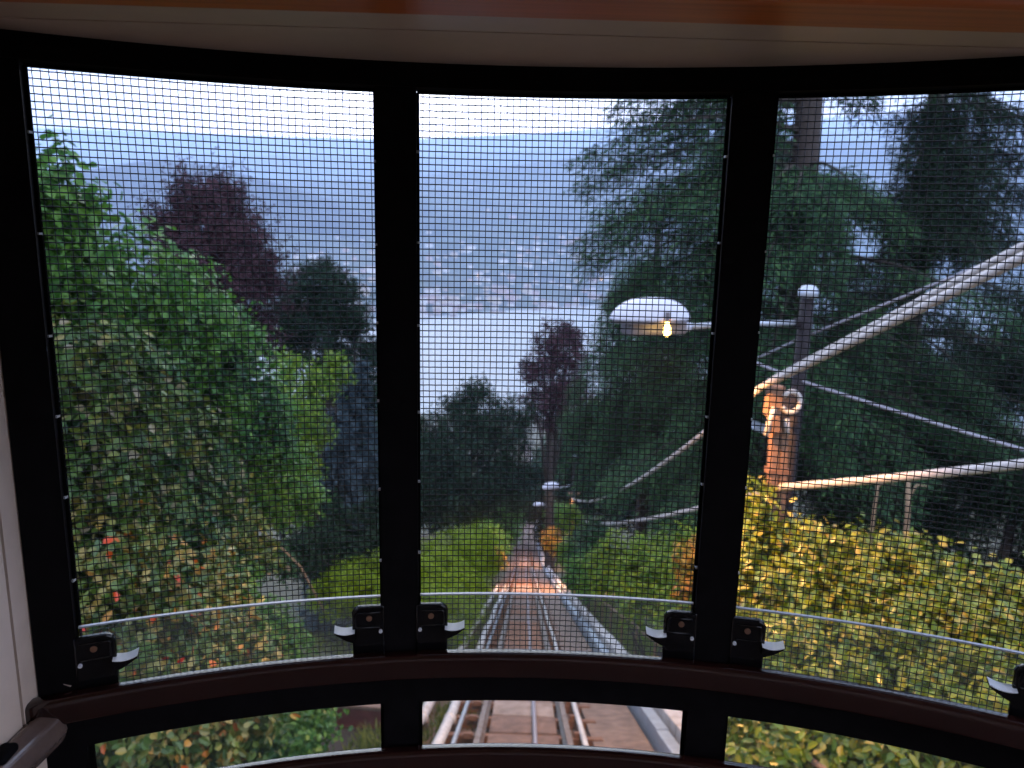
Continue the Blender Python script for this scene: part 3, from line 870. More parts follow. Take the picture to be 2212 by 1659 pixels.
for vx, vy, Y, z0 in tips:
    br.append((z0, at(vx, vy, Y), rs.uniform(.8, 1.2)))
    if not (1690 < vx < 1960 and vy < 400) and not (vx < 1480 and rs.random() < .7):
        br.append((z0 - .35, at(vx + (30 if vx < 1700 else rs.uniform(-25, 25)), vy + rs.uniform(14, 34), Y + rs.uniform(-1.2, 1.6)), rs.uniform(.8, 1.2)))
for k in range(44):                                        # lower tiers, partly behind others
    z0 = rs.uniform(-6.5, -0.3)
    a_ = rs.uniform(0, 6.28)
    L_ = rs.uniform(3.2, 6.0)
    c = t1 + Vector((math.cos(a_) * L_, math.sin(a_) * L_ * .8, 0))
    br.append((z0, Vector((c.x, c.y, z0 - rs.uniform(.6, 1.8))), rs.uniform(.8, 1.3)))
for k in range(22):                                        # above the window
    z0 = rs.uniform(5, 14)
    a_ = rs.uniform(0, 6.28)
    L_ = rs.uniform(2.5, 5.2) * (1 - (z0 - 5) / 14)
    c = t1 + Vector((math.cos(a_) * L_, math.sin(a_) * L_, 0))
    br.append((z0, Vector((c.x, c.y, z0 - rs.uniform(.3, 1.0))), rs.uniform(.8, 1.2)))
cedar('cedar_tree', 'tall cedar with a thick bare trunk and layered drooping boughs', [(t1.x, t1.y, tz - .4), (t1.x + .05, t1.y, -2), (t1.x, t1.y, 3), (t1.x - .1, t1.y, 9), (t1.x, t1.y, 15.5)], .44, br, LF['cedar'], seed=2)

t2 = at(2010, 300, 23)
tz2 = float(ground_z(t2.x, t2.y))
br = []
for vx, vy, Y, z0 in [(1960, 260, 22, 4.6), (2040, 250, 21.5, 4.8), (2100, 300, 21, 4.0), (2150, 240, 22, 5.0), (1980, 350, 20.5, 3.2), (2060, 380, 20.5, 2.7), (2130, 360, 21, 3.0), (2000, 440, 20, 2.0), (2080, 460, 20, 1.8),
                      (2150, 450, 20, 1.9), (2190, 520, 20.5, 1.2), (1960, 500, 19.5, 1.2), (2050, 520, 19, 1.0), (1940, 560, 20, .6), (2120, 540, 19, .8), (2200, 330, 23, 3.5), (2230, 420, 22, 2.4), (2210, 250, 23, 4.6), (1950, 420, 21, 2.2), (2010, 300, 21, 4)]:
    br.append((z0, at(vx, vy, Y), rs.uniform(.9, 1.3)))
    br.append((z0 - .4, at(vx + rs.uniform(-10, 50), vy + rs.uniform(14, 34), Y + rs.uniform(-1.2, 1.6)), rs.uniform(.9, 1.3)))
for k in range(40):
    z0 = rs.uniform(-8, 0.2)
    a_ = rs.uniform(0, 6.28)
    L_ = rs.uniform(2.6, 5.4)
    br.append((z0, Vector((t2.x + math.cos(a_) * L_, t2.y + math.sin(a_) * L_ * .8, z0 - rs.uniform(.6, 1.8))), rs.uniform(.8, 1.3)))
for k in range(18):
    z0 = rs.uniform(5.5, 13)
    a_ = rs.uniform(0, 6.28)
    L_ = rs.uniform(2.5, 4.6) * (1 - (z0 - 5) / 13)
    br.append((z0, Vector((t2.x + math.cos(a_) * L_, t2.y + math.sin(a_) * L_, z0 - .6)), 1.0))
cedar('cedar_tree', 'dark dense cedar right of the bare trunked cedar', [(t2.x, t2.y, tz2 - .4), (t2.x, t2.y, 0), (t2.x + .1, t2.y, 6), (t2.x, t2.y, 14.5)], .4, br, LF['cedar_dark'], seed=8)

# weeping conifer behind the near lamp
t3 = at(1400, 900, 29)
tz3 = float(ground_z(t3.x, t3.y))
br = []
for vx, vy, Y, z0 in [(1300, 720, 22.5, -.8), (1350, 735, 22, -.6), (1270, 780, 23, -1.6), (1240, 850, 23, -2.6), (1230, 930, 23.5, -3.6), (1220, 1000, 23.5, -4.4), (1320, 800, 21.5, -2), (1400, 760, 21.5, -1.2), (1460, 740, 22, -1), (1300, 880, 21.5, -3), (1380, 870, 21, -2.8),
                      (1470, 840, 21.5, -2.2), (1290, 960, 21.5, -4), (1370, 970, 21, -4), (1460, 960, 21, -3.8), (1260, 1040, 22, -5), (1340, 1060, 21, -5.2), (1430, 1060, 20.8, -5), (1510, 900, 21.5, -3), (1510, 1020, 21, -4.4), (1350, 690, 24, -.2), (1420, 690, 24, 0)]:
    br.append((z0 * 1.22, at(vx, vy, Y * 1.22), rs.uniform(.8, 1.2)))
for k in range(20):
    z0 = rs.uniform(-6.5, 0)
    a_ = rs.uniform(0, 6.28)
    L_ = rs.uniform(1.6, 3.4)
    br.append((z0, Vector((t3.x + math.cos(a_) * L_, t3.y + math.sin(a_) * L_, z0 - rs.uniform(.6, 1.5))), 1.1))
cedar('weeping_conifer_tree', 'green weeping conifer standing behind the near street lamp', [(t3.x, t3.y, tz3 - .4), (t3.x, t3.y, -5), (t3.x, t3.y, .8)], .26, br, LF['cedar'], seed=12, hang=1.1, per=1600)

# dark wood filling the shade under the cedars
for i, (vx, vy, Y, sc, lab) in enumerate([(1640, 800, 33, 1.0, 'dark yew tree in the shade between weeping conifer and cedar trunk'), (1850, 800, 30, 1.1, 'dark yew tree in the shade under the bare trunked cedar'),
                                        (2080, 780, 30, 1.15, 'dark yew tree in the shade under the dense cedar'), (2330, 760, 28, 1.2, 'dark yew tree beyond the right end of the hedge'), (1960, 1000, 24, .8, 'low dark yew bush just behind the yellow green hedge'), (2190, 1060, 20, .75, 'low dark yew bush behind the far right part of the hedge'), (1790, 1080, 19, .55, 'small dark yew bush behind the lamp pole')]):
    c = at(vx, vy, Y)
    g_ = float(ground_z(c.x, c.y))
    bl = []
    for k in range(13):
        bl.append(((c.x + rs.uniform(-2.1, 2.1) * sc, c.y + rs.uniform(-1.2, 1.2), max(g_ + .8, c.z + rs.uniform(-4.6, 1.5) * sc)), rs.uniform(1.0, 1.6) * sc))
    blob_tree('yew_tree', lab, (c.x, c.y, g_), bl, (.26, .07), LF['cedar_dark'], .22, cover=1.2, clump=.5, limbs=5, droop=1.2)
# bare stems standing in the shade
for vx0, vy0, vx1, vy1, Y, r_, lab in [(1955, 1180, 1962, 1040, 14, .055, 'thin pale bare trunk in the shade behind the hedge'), (1890, 1090, 1895, 1040, 14, .03, 'short broken stub beside the thin pale trunk')]:
    a, b = at(vx0, vy0, Y), at(vx1, vy1, Y)
    g_ = Vector((a.x, a.y, float(ground_z(a.x, a.y))))
    root = empty('bare_trunk', g_, lab, 'trunk')
    MB().tube([g_, a, a.lerp(b, .5) + Vector((.02, 0, 0)), b], [r_ * 1.2, r_, r_ * .9, r_ * .7], 8).build('trunk', M['twig'], root, smooth=True)
    MB().tube([a.lerp(b, .7), a.lerp(b, .9) + Vector((.2, .05, .05)), b + Vector((.42, 0, -.1))], [r_ * .5, r_ * .4, r_ * .15], 6).build('limb', M['twig'], root, smooth=True)

# ---- right foreground hedge of laurel
hb = []
for vx, vy, Y, r in [(1640, 1190, 7.6, .42), (1720, 1190, 7.5, .40), (1800, 1200, 7.4, .42), (1880, 1220, 7.2, .42), (1960, 1245, 7.0, .42), (2040, 1275, 6.8, .42), (2120, 1300, 6.6, .42), (2200, 1325, 6.4, .42), (2290, 1350, 6.2, .45),
                      (1650, 1290, 6.9, .45), (1740, 1300, 6.8, .45), (1830, 1320, 6.6, .45), (1920, 1340, 6.4, .45), (2010, 1370, 6.2, .45), (2100, 1400, 6.0, .45), (2190, 1430, 5.8, .45), (2280, 1450, 5.7, .45),
                      (1640, 1400, 6.3, .42), (1730, 1410, 6.2, .45), (1820, 1430, 6.0, .45), (1910, 1460, 5.8, .45), (2000, 1490, 5.6, .45), (2090, 1520, 5.4, .45), (2180, 1540, 5.2, .45),
                      (1660, 1530, 5.7, .42), (1740, 1560, 5.5, .42), (1840, 1600, 5.3, .42), (1950, 1630, 5.1, .42), (2060, 1650, 4.9, .42), (1680, 1640, 5.3, .4)]:
    hb.append((vx, vy + 15, Y, r))
shrub('laurel_hedge', 'broad yellow green laurel hedge lit by the street lamp', 'hedge', hb, (.095, .055), LF['laurel'], cover=1.5, clump=.21, base=gz(1900, 1400, 6.2), k=10, jitter=.6)
shrub('laurel_sprout', 'upright yellow leaved shoots beside the brown post', 'shrub', [(1630, 1090, 7.8, .18), (1640, 1150, 7.8, .22), (1610, 1050, 7.9, .10), (1600, 1130, 7.9, .2), (1650, 1060, 7.9, .10)], (.08, .05), LF['laurel'], cover=1.3, clump=.1, base=gz(1630, 1200, 7.8), k=5, stem=.01)
shrub('privet_bush', 'green leafy bush between the track kerb and the laurel hedge', 'bush',
      [(1340, 1215, 13, .5), (1420, 1210, 12.5, .5), (1490, 1200, 11.5, .45), (1380, 1260, 12, .5), (1460, 1260, 11, .5), (1500, 1270, 10, .4), (1310, 1240, 13, .42), (1400, 1310, 10.8, .35), (1480, 1330, 9.8, .4)],
      (.09, .055), LF['yellowgreen'], cover=1.5, clump=.2, base=gz(1430, 1300, 11.4), k=7)
shrub('autumn_sprig', 'yellow orange leaved shrub beside the mullion end of the laurel hedge', 'shrub', [(1490, 1210, 8.6, .2), (1500, 1270, 8.4, .22), (1510, 1180, 8.7, .14)], (.08, .05), LF['orange'], cover=1.2, clump=.1, base=gz(1500, 1300, 8.4), k=3, stem=.01)

# ---- shrubs down the track, under the further lamps
for vx, vy, Y, r, mt, lab in [(1235, 1120, 32, .55, 'yellowgreen', 'tall yellow green bush glowing beneath the second street lamp'), (1228, 1190, 29, .5, 'yellowgreen', 'yellow green bush at the kerb below the second street lamp'),
                              (1192, 1165, 40, .55, 'orange', 'orange tinted bush outside the kerb past the second lamp'), (1060, 1170, 38, .9, 'vine', 'green bush on the left of the track past the clipped hedge'),
                              (1090, 1125, 56, 1.3, 'vine', 'green bush left of the track far down the slope'), (1072, 1205, 33, .4, 'orange', 'small orange bush on the left verge of the track'),
                              (1205, 1118, 60, 1.1, 'vine', 'green bush right of the track far down the slope'), (1280, 1180, 24, .8, 'vine_dark', 'dark green bush under the lower overhead cable'), (1255, 1240, 19, .5, 'vine', 'green bush at the kerb under the cables')]:
    sp = [(vx, vy, Y, r), (vx + 6, vy + 900 * r / Y, Y, r * .9), (vx - 4, vy - 700 * r / Y, Y, r * .7)]
    shrub('verge_bush', lab, 'bush', sp, (.05 + .0032 * Y, .03 + .002 * Y), LF[mt], cover=1.4, clump=r * .4, base=gz(vx, vy, Y), k=3, simple=True, group='bushes along the track')
# trees further down the slope
rs = random.Random(17)
labs = ['left of the spruces', 'behind the dark broadleaf tree', 'behind the round evergreen tree', 'right of the far track', 'below the copper beech', 'beyond the weeping conifer']
far_tr = [(800, 900, 60, 0), (850, 860, 75, 1), (930, 1000, 85, 1), (1080, 1000, 95, 1), (1130, 1000, 120, 3), (1190, 960, 90, 3), (1240, 950, 80, 4), (1290, 900, 75, 4), (700, 850, 60, 2), (600, 830, 58, 2), (480, 800, 56, 2), (1400, 850, 70, 5), (1500, 800, 66, 5), (1600, 820, 60, 5), (1180, 1040, 75, 3), (1100, 1060, 82, 1), (340, 780, 52, 2), (860, 1000, 60, 0), (1000, 1060, 70, 1)]
for k, (vx, vy, Y, li) in enumerate(far_tr):
    c = at(vx, vy, Y)
    g_ = float(ground_z(c.x, c.y))
    top = max(c.z, g_ + 4)
    h_ = top - g_
    bl = [((c.x + rs.uniform(-.22, .22) * h_, c.y + rs.uniform(-.2, .2) * h_, g_ + h_ * rs.uniform(.35, .92)), h_ * rs.uniform(.13, .2)) for _ in range(9)]
    blob_tree('slope_tree', 'dark tree on the lower slope ' + labs[li], (c.x, c.y, g_), bl, (.36, .22), LF['dark' if k % 3 else 'vine_dark'], .3, cover=1.2, clump=.8, limbs=4, group='trees on the slope ' + labs[li])

# grass and weeds on the verges: one mass
def verge_grass():
    Ps = []
    for (r0, r1, y0, y1, n) in [(-2.0, -1.38, 3, 30, 9000), (-1.2, -1.0, 3, 30, 5000), (2.0, 3.6, 5, 30, 16000), (-.92, -.6, 3, 30, 1500), (-4.5, -1.5, 9, 16, 3000)]:
        y = RNG.uniform(y0, y1, n)
        x = tx(y) + RNG.uniform(r0, r1, n)
        cl = _noise2(x * 3, y * 3, 1.0) > -0.2
        Ps.append(np.stack([x, y, ground_z(x, y) + .05], 1)[cl])
    P = np.concatenate(Ps)
    A = np.tile([0, 0, 2.0], (len(P), 1)) + RNG.normal(0, .5, (len(P), 3))
    o = leaf_mesh('verge_grass', P, RNG.normal(0, 1, (len(P), 3)), .2, .022, LF['grass'], None, 0, .1, axis=A, simple=True)
    tag(o, 'weeds and grass growing on the track verges', 'grass', kind='stuff')
verge_grass()

# ================================================================== LAMPS, POSTS AND CABLES
def street_lamp(label, vx_pole, Y, vy_top, head_px, head_Y, length, power, first=False):
    top = at(vx_pole, vy_top, Y)
    g_ = float(ground_z(top.x, top.y))
    root = empty('street_lamp', (top.x, top.y, g_), label, 'street lamp', 'lamps along the track')
    h = Vector(at(*head_px, head_Y))
    MB().tube([(top.x - (.10 if first else 0), top.y, g_ - .3), (top.x - (.04 if first else 0), top.y, (g_ + top.z) / 2), top], [.105, .09, .075], 12).build('pole', M['pole'], root, smooth=True)
    MB().lathe(top, [(.075, -.06), (.105, -.05), (.11, .02), (.075, .07), (.02, .09), (.001, .09)], 14).build('pole_cap', M['blue_grey'], root, smooth=True)
    arm_z = h.z - .10
    a0 = Vector((top.x - .03, top.y, arm_z + .02))
    d = (Vector((h.x, h.y, arm_z)) - a0)
    dn = d.normalized()
    e = Vector((h.x, h.y, arm_z)) - dn * length * .5
    MB().tube([a0, a0.lerp(e, .5) + Vector((0, 0, .015)), e], .03, 10).build('arm', M['blue_grey'], root, smooth=True)
    MB().tube([a0 - dn * .10, a0 + dn * .12], .055, 10).build('arm_clamp', M['pole'], root, smooth=True)
    MB().tube([e - dn * .02, e + dn * .14], .048, 12).build('coupling', M['lamp_white'], root, smooth=True)
    rz = math.atan2(d.y, d.x)
    # long shallow dome open below, with a casing and a bulb hung inside it
    L = length * .5
    prof_ = [(1.0, 0.0), (1.0, .02), (.97, .10), (.88, .22), (.74, .33), (.55, .415), (.32, .46), (.12, .475), (.001, .477)]
    outer = [(r * L, z * L) for r, z in prof_]
    inner = [(r * L * .965, z * L * .94 - .0) for r, z in prof_[::-1]]
    mb = MB().lathe(h, outer + inner[:-1] + [(L * .965, .0), (L, 0.0)], 28, 1.0, .52, rz)
    mb.build('shade', M['lamp_white'], root, smooth=True)
    # grey gear casing under the arm side
    cc = h - dn * L * .12 + Vector((0, .03, -.085))
    MB().obox(cc, dn * L * .74, Vector((-dn.y, dn.x, 0)).normalized() * L * .26, Vector((0, 0, .085))).build('gear_casing', M['lamp_grey'], root, bevel=.03)
    MB().lathe(h + Vector((0, 0, -.06)), [(L * .93, .02), (L * .94, .075), (L * .90, .085)], 24, 1, .5, rz).build('rim', M['lamp_grey'], root, smooth=True)
    bp = h + dn * L * .25 + Vector((0, -.03, -.10)) if not first else Vector(at(1441, 714, head_Y - .22))
    MB().lathe(bp, [(.001, -.06), (.022, -.054), (.036, -.02), (.034, .02), (.024, .05), (.018, .08)], 14).build('bulb', M['bulb'], root, smooth=True)
    MB().tube([bp + Vector((0, 0, .10)), bp + Vector((0, 0, .19))], .026, 8).build('lamp_holder', M['lamp_grey'], root)
    ld = bpy.data.lights.new('lamp_light', 'SPOT')
    ld.energy = power
    ld.color = (1.0, .46, .15)
    ld.shadow_soft_size = .09
    ld.spot_size = R_(148)
    ld.spot_blend = .3
    lo = bpy.data.objects.new('lamp_light', ld)
    COL.objects.link(lo)
    lo.parent = root
    lo.location = bp + Vector((0, 0, -.13)) - Vector(root.location)
    return root, top
L1, pole_top = street_lamp('tall street lamp with lit white dome shade beside the brown post', 1746, 8.3, 632, (1405, 688), 7.7, .92, 430, True)
street_lamp('second street lamp with white dome down the track', 1240, 35.5, 985, (1190, 1052), 35.0, .95, 1900)
street_lamp('third street lamp far down the track', 1195, 63, 1060, (1163, 1090), 62.5, .95, 1100)

def catenary(pts, sag, n=24):
    out = []
    for a, b in zip(pts[:-1], pts[1:]):
        a, b = Vector(a), Vector(b)
        s = sag * (b - a).length
        for i in range(n):
            t = i / n
            out.append(a.lerp(b, t) - Vector((0, 0, 4 * s * t * (1 - t))))
    out.append(Vector(pts[-1]))
    return out

# brown post carrying the cables
pt = at(1686, 850, 8.0); pb = at(1672, 1160, 7.9)
g_ = float(ground_z(pb.x, pb.y))
pr = empty('cable_post', (pb.x - .03, pb.y, g_), 'weathered brown post with cable saddle and ring beside the street lamp', 'post')
base_pt = pb + (pb - pt).normalized() * ((pb.z - g_) / max((pt - pb).normalized().z, .2))
axv = (pt - base_pt).normalized()
sx_ = Vector((1, 0, 0))
for s in (-1, 1):                                         # two uprights with a gap between them
    c0, c1 = base_pt + sx_ * .062 * s, pt + sx_ * .048 * s
    MB().obox((c0 + c1) / 2, sx_ * .042, Vector((0, .065, 0)), (c1 - c0) / 2).build('upright', M['wood_post'], pr, bevel=.006)
for f in (.30, .62, .80, .95):
    c = base_pt.lerp(pt, f)
    MB().obox(c, sx_ * .125, Vector((0, .078, 0)), Vector((0, 0, .03))).build('strap', M['rust'], pr, bevel=.004)
hd = at(1672, 865, 7.92)
MB().obox(hd, sx_ * .085, Vector((0, .07, 0)), Vector((.01, 0, .17))).build('head_block', M['wood_post'], pr, bevel=.015)
MB().obox(at(1672, 915, 7.9), sx_ * .05, Vector((0, .08, 0)), Vector((-.02, 0, .10))).build('bracket', M['wood_post'], pr, bevel=.012)
rc = at(1708, 868, 7.86)
MB().tube([rc + Vector((math.cos(a) * .105, .01 * math.sin(2 * a), math.sin(a) * .115)) for a in np.linspace(-2.6, 2.6, 22)], .028, 8).build('ring', M['cable'], pr, smooth=True)
MB().tube([at(1655, 940, 7.85), at(1664, 905, 7.85), at(1672, 880, 7.85)], .03, 8).build('insulator', M['cable'], pr, smooth=True)
MB().tube([at(1700, 938, 7.88), at(1699, 905, 7.88)], .03, 8).build('insulator', M['cable'], pr, smooth=True)

def cable(name, pts, r, mt, label, sag=0.0, group=None, n=10):
    c = catenary(pts, sag)
    root = empty(name, c[0], label, 'cable', group)
    MB().tube(c, r, n).build('sheath', mt, root, smooth=True)
    return root
clamp = at(1642, 838, 7.95)
far_post = at(1236, 1076, 35)
cable('cable_bundle', [at(1642, 838, 7.9), at(2212, 555, 4.6), at(2700, 330, 3.4)], .036, M['cable'], 'thick pale cable sloping up from the brown post head')
cable('cable_bundle', [at(1662, 822, 7.95), at(2212, 530, 4.65), at(2700, 300, 3.5)], .026, M['cable'], 'second cable lying along the top of the thick pale cable')
cable('overhead_cable', [at(1642, 838, 7.9), far_post], .036, M['cable'], 'pale cable sagging from the brown post head to the far post', sag=.021)
cable('service_cable', [at(2700, 960, 4.4), at(2212, 1002, 5.6), at(1690, 1052, 7.85)], .042, M['cable'], 'pale lower cable crossing in front of the brown post', sag=.006)
cable('service_cable', [at(1690, 1052, 7.85), at(1266, 1128, 31)], .040, M['cable'], 'pale lower cable sagging from the brown post down the track', sag=.0085)
cable('stay_wire', [at(1600, 790, 11), at(1735, 729, 8.5), at(2212, 536, 5.2)], .013, M['cable_dark'], 'thin wire passing behind the lamp pole above the thick cable')
cable('stay_wire', [at(1600, 770, 9), at(1740, 826, 8.2), at(2212, 972, 6.4), at(2500, 1060, 5.6)], .016, M['cable_dark'], 'thin dark wire falling to the right from the lamp pole', sag=.004)
# far post at the second lamp
fp = at(1240, 1062, 35); g_ = float(ground_z(fp.x, fp.y))
fr = empty('cable_post', (fp.x, fp.y, g_), 'distant cable post by the second street lamp', 'post')
MB().tube([(fp.x, fp.y, g_ - .3), (fp.x, fp.y, fp.z)], [.11, .08], 10).build('upright', M['pole'], fr, smooth=True)
MB().obox(Vector((fp.x, fp.y, fp.z - .1)), (.28, 0, 0), (0, .05, 0), (0, 0, .05)).build('cross_arm', M['wood_post'], fr)
# pale bench-like slab seen past the post
c = at(1655, 928, 16)
sg = empty('metal_sheet', c, 'pale metal sheet glimpsed behind the brown post', 'sheet')
MB().obox(c, (.42, .1, -.16), (0.0, .3, 0.05), (.01, 0, .02)).build('sheet', M['blue_grey'], sg)

# ================================================================== HOUSES ACROSS THE LAKE
def house_mesh(k, wmat):
    L, W, H, Rf = [(11, 8, 6, 2.6), (15, 9, 9, 2.4), (24, 11, 12, 2.6), (9, 9, 8, 3.0)][k]
    V = [(-L / 2, -W / 2, -6), (L / 2, -W / 2, -6), (L / 2, W / 2, -6), (-L / 2, W / 2, -6), (-L / 2, -W / 2, H), (L / 2, -W / 2, H), (L / 2, W / 2, H), (-L / 2, W / 2, H)]
    e = .8
    V += [(-L / 2 - e, -W / 2 - e, H), (L / 2 + e, -W / 2 - e, H), (L / 2 + e, W / 2 + e, H), (-L / 2 - e, W / 2 + e, H), (-L / 2 + 2, 0, H + Rf), (L / 2 - 2, 0, H + Rf)]
    F = [(0, 1, 5, 4), (1, 2, 6, 5), (2, 3, 7, 6), (3, 0, 4, 7), (8, 9, 13, 12), (10, 11, 12, 13), (9, 10, 13), (11, 8, 12), (8, 11, 10, 9)]
    me = bpy.data.meshes.new('house')
    me.from_pydata(V, [], F)
    me.materials.append(wmat)
    me.materials.append(M['roof'])
    for i, p_ in enumerate(me.polygons): p_.material_index = 1 if i >= 4 else 0
    return me
HM = [house_mesh(k, M[w_]) for k in range(4) for w_ in ('wall_a', 'wall_b', 'wall_c')]
win_me = bpy.data.meshes.new('window')
win_me.from_pydata([(-1.1, 0, 0), (1.1, 0, 0), (1.1, 0, 2.4), (-1.1, 0, 2.4), (-1.1, .15, 0), (1.1, .15, 0), (1.1, .15, 2.4), (-1.1, .15, 2.4)], [], [(0, 1, 2, 3), (0, 4, 5, 1), (1, 5, 6, 2), (2, 6, 7, 3), (3, 7, 4, 0)])
win_me.materials.append(M['lit'])
rs = random.Random(23)
made = 0
tries = 0
while made < 270 and tries < 4000:
    tries += 1
    vx = rs.uniform(640, 1330)
    vy = 690 - abs(rs.gauss(0, 1)) * 95
    if vy < 400: continue
    p = hill_point(vx, vy)
    if p is None: continue
    if _noise2(p.x, p.y, 0.011) < 0.05 and rs.random() < .75: continue
    ki = rs.choice([0, 0, 0, 1, 1, 3, 2]) * 3 + rs.choice([0, 0, 0, 1, 2])
    o = bpy.data.objects.new('house', HM[ki])
    COL.objects.link(o)
    o.location = p + Vector((0, 0, -1))
    o.rotation_euler.z = rs.uniform(-.7, .7)
    s = rs.uniform(.75, 1.15)
    o.scale = (s, s, s)
    near = vy > 600
    lit = made % 24 == 5
    lab = ('pale house with a lit window on the far hillside' if lit else ('pale house with reddish roof near the far lake shore' if near else 'small pale house with reddish roof higher on the far hillside'))
    tag(o, lab, 'house', 'houses with lit windows across the lake' if lit else ('houses near the far shore' if near else 'houses on the far hillside'))
    if lit:
        q = bpy.data.objects.new('window', win_me)
        COL.objects.link(q)
        q.parent = o
        q.location = (rs.uniform(-2, 2), -[8, 9, 11, 9][ki // 3] / 2 - .2, 2.2)
    made += 1

# ================================================================== THE CAR
AX, AD, AR = 0.0172, 1.1916, 1.8231               # the front bows outward: apex x, apex y, radius
ACY = AD - AR
ZC, ZW, ZG, ZS = 0.2561, 0.2275, -0.5992, -0.70   # soffit, top of windows, top of lowered glass, sill
def arc(x, off, z):
    """point of the bowed front at x (measured on the glass line), moved in by off"""
    th = math.asin(max(-1, min(1, (x - AX) / AR)))
    r = AR - off
    return Vector((AX + r * math.sin(th), ACY + r * math.cos(th), z))
def on_arc(vx, vy, off=0.0):
    d = ray(vx, vy)
    lo, hi = .2, 3.0
    f = lambda t: math.hypot(d.x * t - AX, d.y * t - ACY) - (AR - off)
    for _ in range(50):
        mid_ = (lo + hi) / 2
        if f(mid_) > 0: hi = mid_
        else: lo = mid_
    p_ = d * lo
    th = math.asin((p_.x - AX) / (AR - off))
    return AX + AR * math.sin(th), p_.z
def sweep(name, profile, x0, x1, mt, parent, n=40, smooth=False, bevel=0):
    """profile: closed list of (off, z)"""
    V, F, k = [], [], len(profile)
    xs = np.linspace(x0, x1, n + 1)
    for x in xs: V += [arc(x, o_, z) for o_, z in profile]
    for i in range(n):
        F += [(i * k + j, i * k + (j + 1) % k, (i + 1) * k + (j + 1) % k, (i + 1) * k + j) for j in range(k)]
    F += [tuple(range(k)), tuple(n * k + j for j in range(k))[::-1]]
    mb = MB(); mb.add(V, F)
    return mb.build(name, mt, parent, smooth, bevel)
def rect(o0, o1, z0, z1): return [(o0, z0), (o1, z0), (o1, z1), (o0, z1)]

CAR = empty('funicular_car', (0, 0, -1.65), 'inside of a funicular car with bowed meshed front windows and brown rails', 'funicular car')
xl = (on_arc(52, 162)[0] + on_arc(160, 1365)[0]) / 2
m1a = (on_arc(815, 203)[0] + on_arc(822, 1280)[0]) / 2
m1b = (on_arc(900, 206)[0] + on_arc(903, 1280)[0]) / 2
m2a = (on_arc(1583, 213)[0] + on_arc(1500, 1299)[0]) / 2
m2b = (on_arc(1676, 213)[0] + on_arc(1588, 1307)[0]) / 2
xr = m2b + (m1a - xl) * 0.965
print('edges', xl, m1a, m1b, m2a, m2b, xr)
XW = -.683                                     # inner face of the left wall
XWR = xr + .05
OUT, INN = -.024, .012
sweep('header_frame', rect(OUT, INN, ZW, ZC + .03), xl - .09, xr + .09, M['black'], CAR, 48)
sweep('sill_frame', rect(OUT, INN - .004, -.80, ZS - .03), xl - .09, xr + .09, M['black'], CAR, 48)
def post(name, a, b, z0, z1, o0=OUT, o1=INN):
    return sweep(name, rect(o0, o1, z0, z1), a, b, M['black'], CAR, 4)
for a, b in ((xl - .052, xl), (m1a, m1b), (m2a, m2b), (xr, xr + .052)):
    nm = 'mullion' if a in (m1a, m2a) else 'jamb'
    post(nm, a, b, ZS - .0295, ZW - .001)
    sweep(nm, rect(OUT, INN - .006, -1.2, -.801), a, b, M['black'], CAR, 4)
# brown padded rail along the sill, and the lower one
def rail_profile(z, h, o0, o1):
    c = .009
    pr_ = []
    for cx__, cz__, a0 in ((o0 + c, z - c, 90), (o0 + c, z - h + c, 180), (o1 - c, z - h + c, 270), (o1 - c, z - c, 0)):
        for t in range(5):
            a = R_(a0 + 22.5 * t)
            pr_.append((cx__ + c * math.cos(a), cz__ + c * math.sin(a)))
    return pr_
zr1, zr0 = on_arc(1106, 1398, .014)[1], on_arc(1190, 1468, .036)[1]
sweep('sill_rail', rail_profile(zr1, zr1 - zr0, .013, .040), xl - .07, xr + .07, M['brown'], CAR, 48, smooth=True)
zl = on_arc(1190, 1603, .014)[1]
sweep('lower_rail', rail_profile(zl, .09, .013, .040), xl - .07, xr + .07, M['brown'], CAR, 48, smooth=True)
sweep('lower_panel', rect(-.02, .02, -1.65, -1.2), xl - .09, xr + .09, M['cream'], CAR, 40)

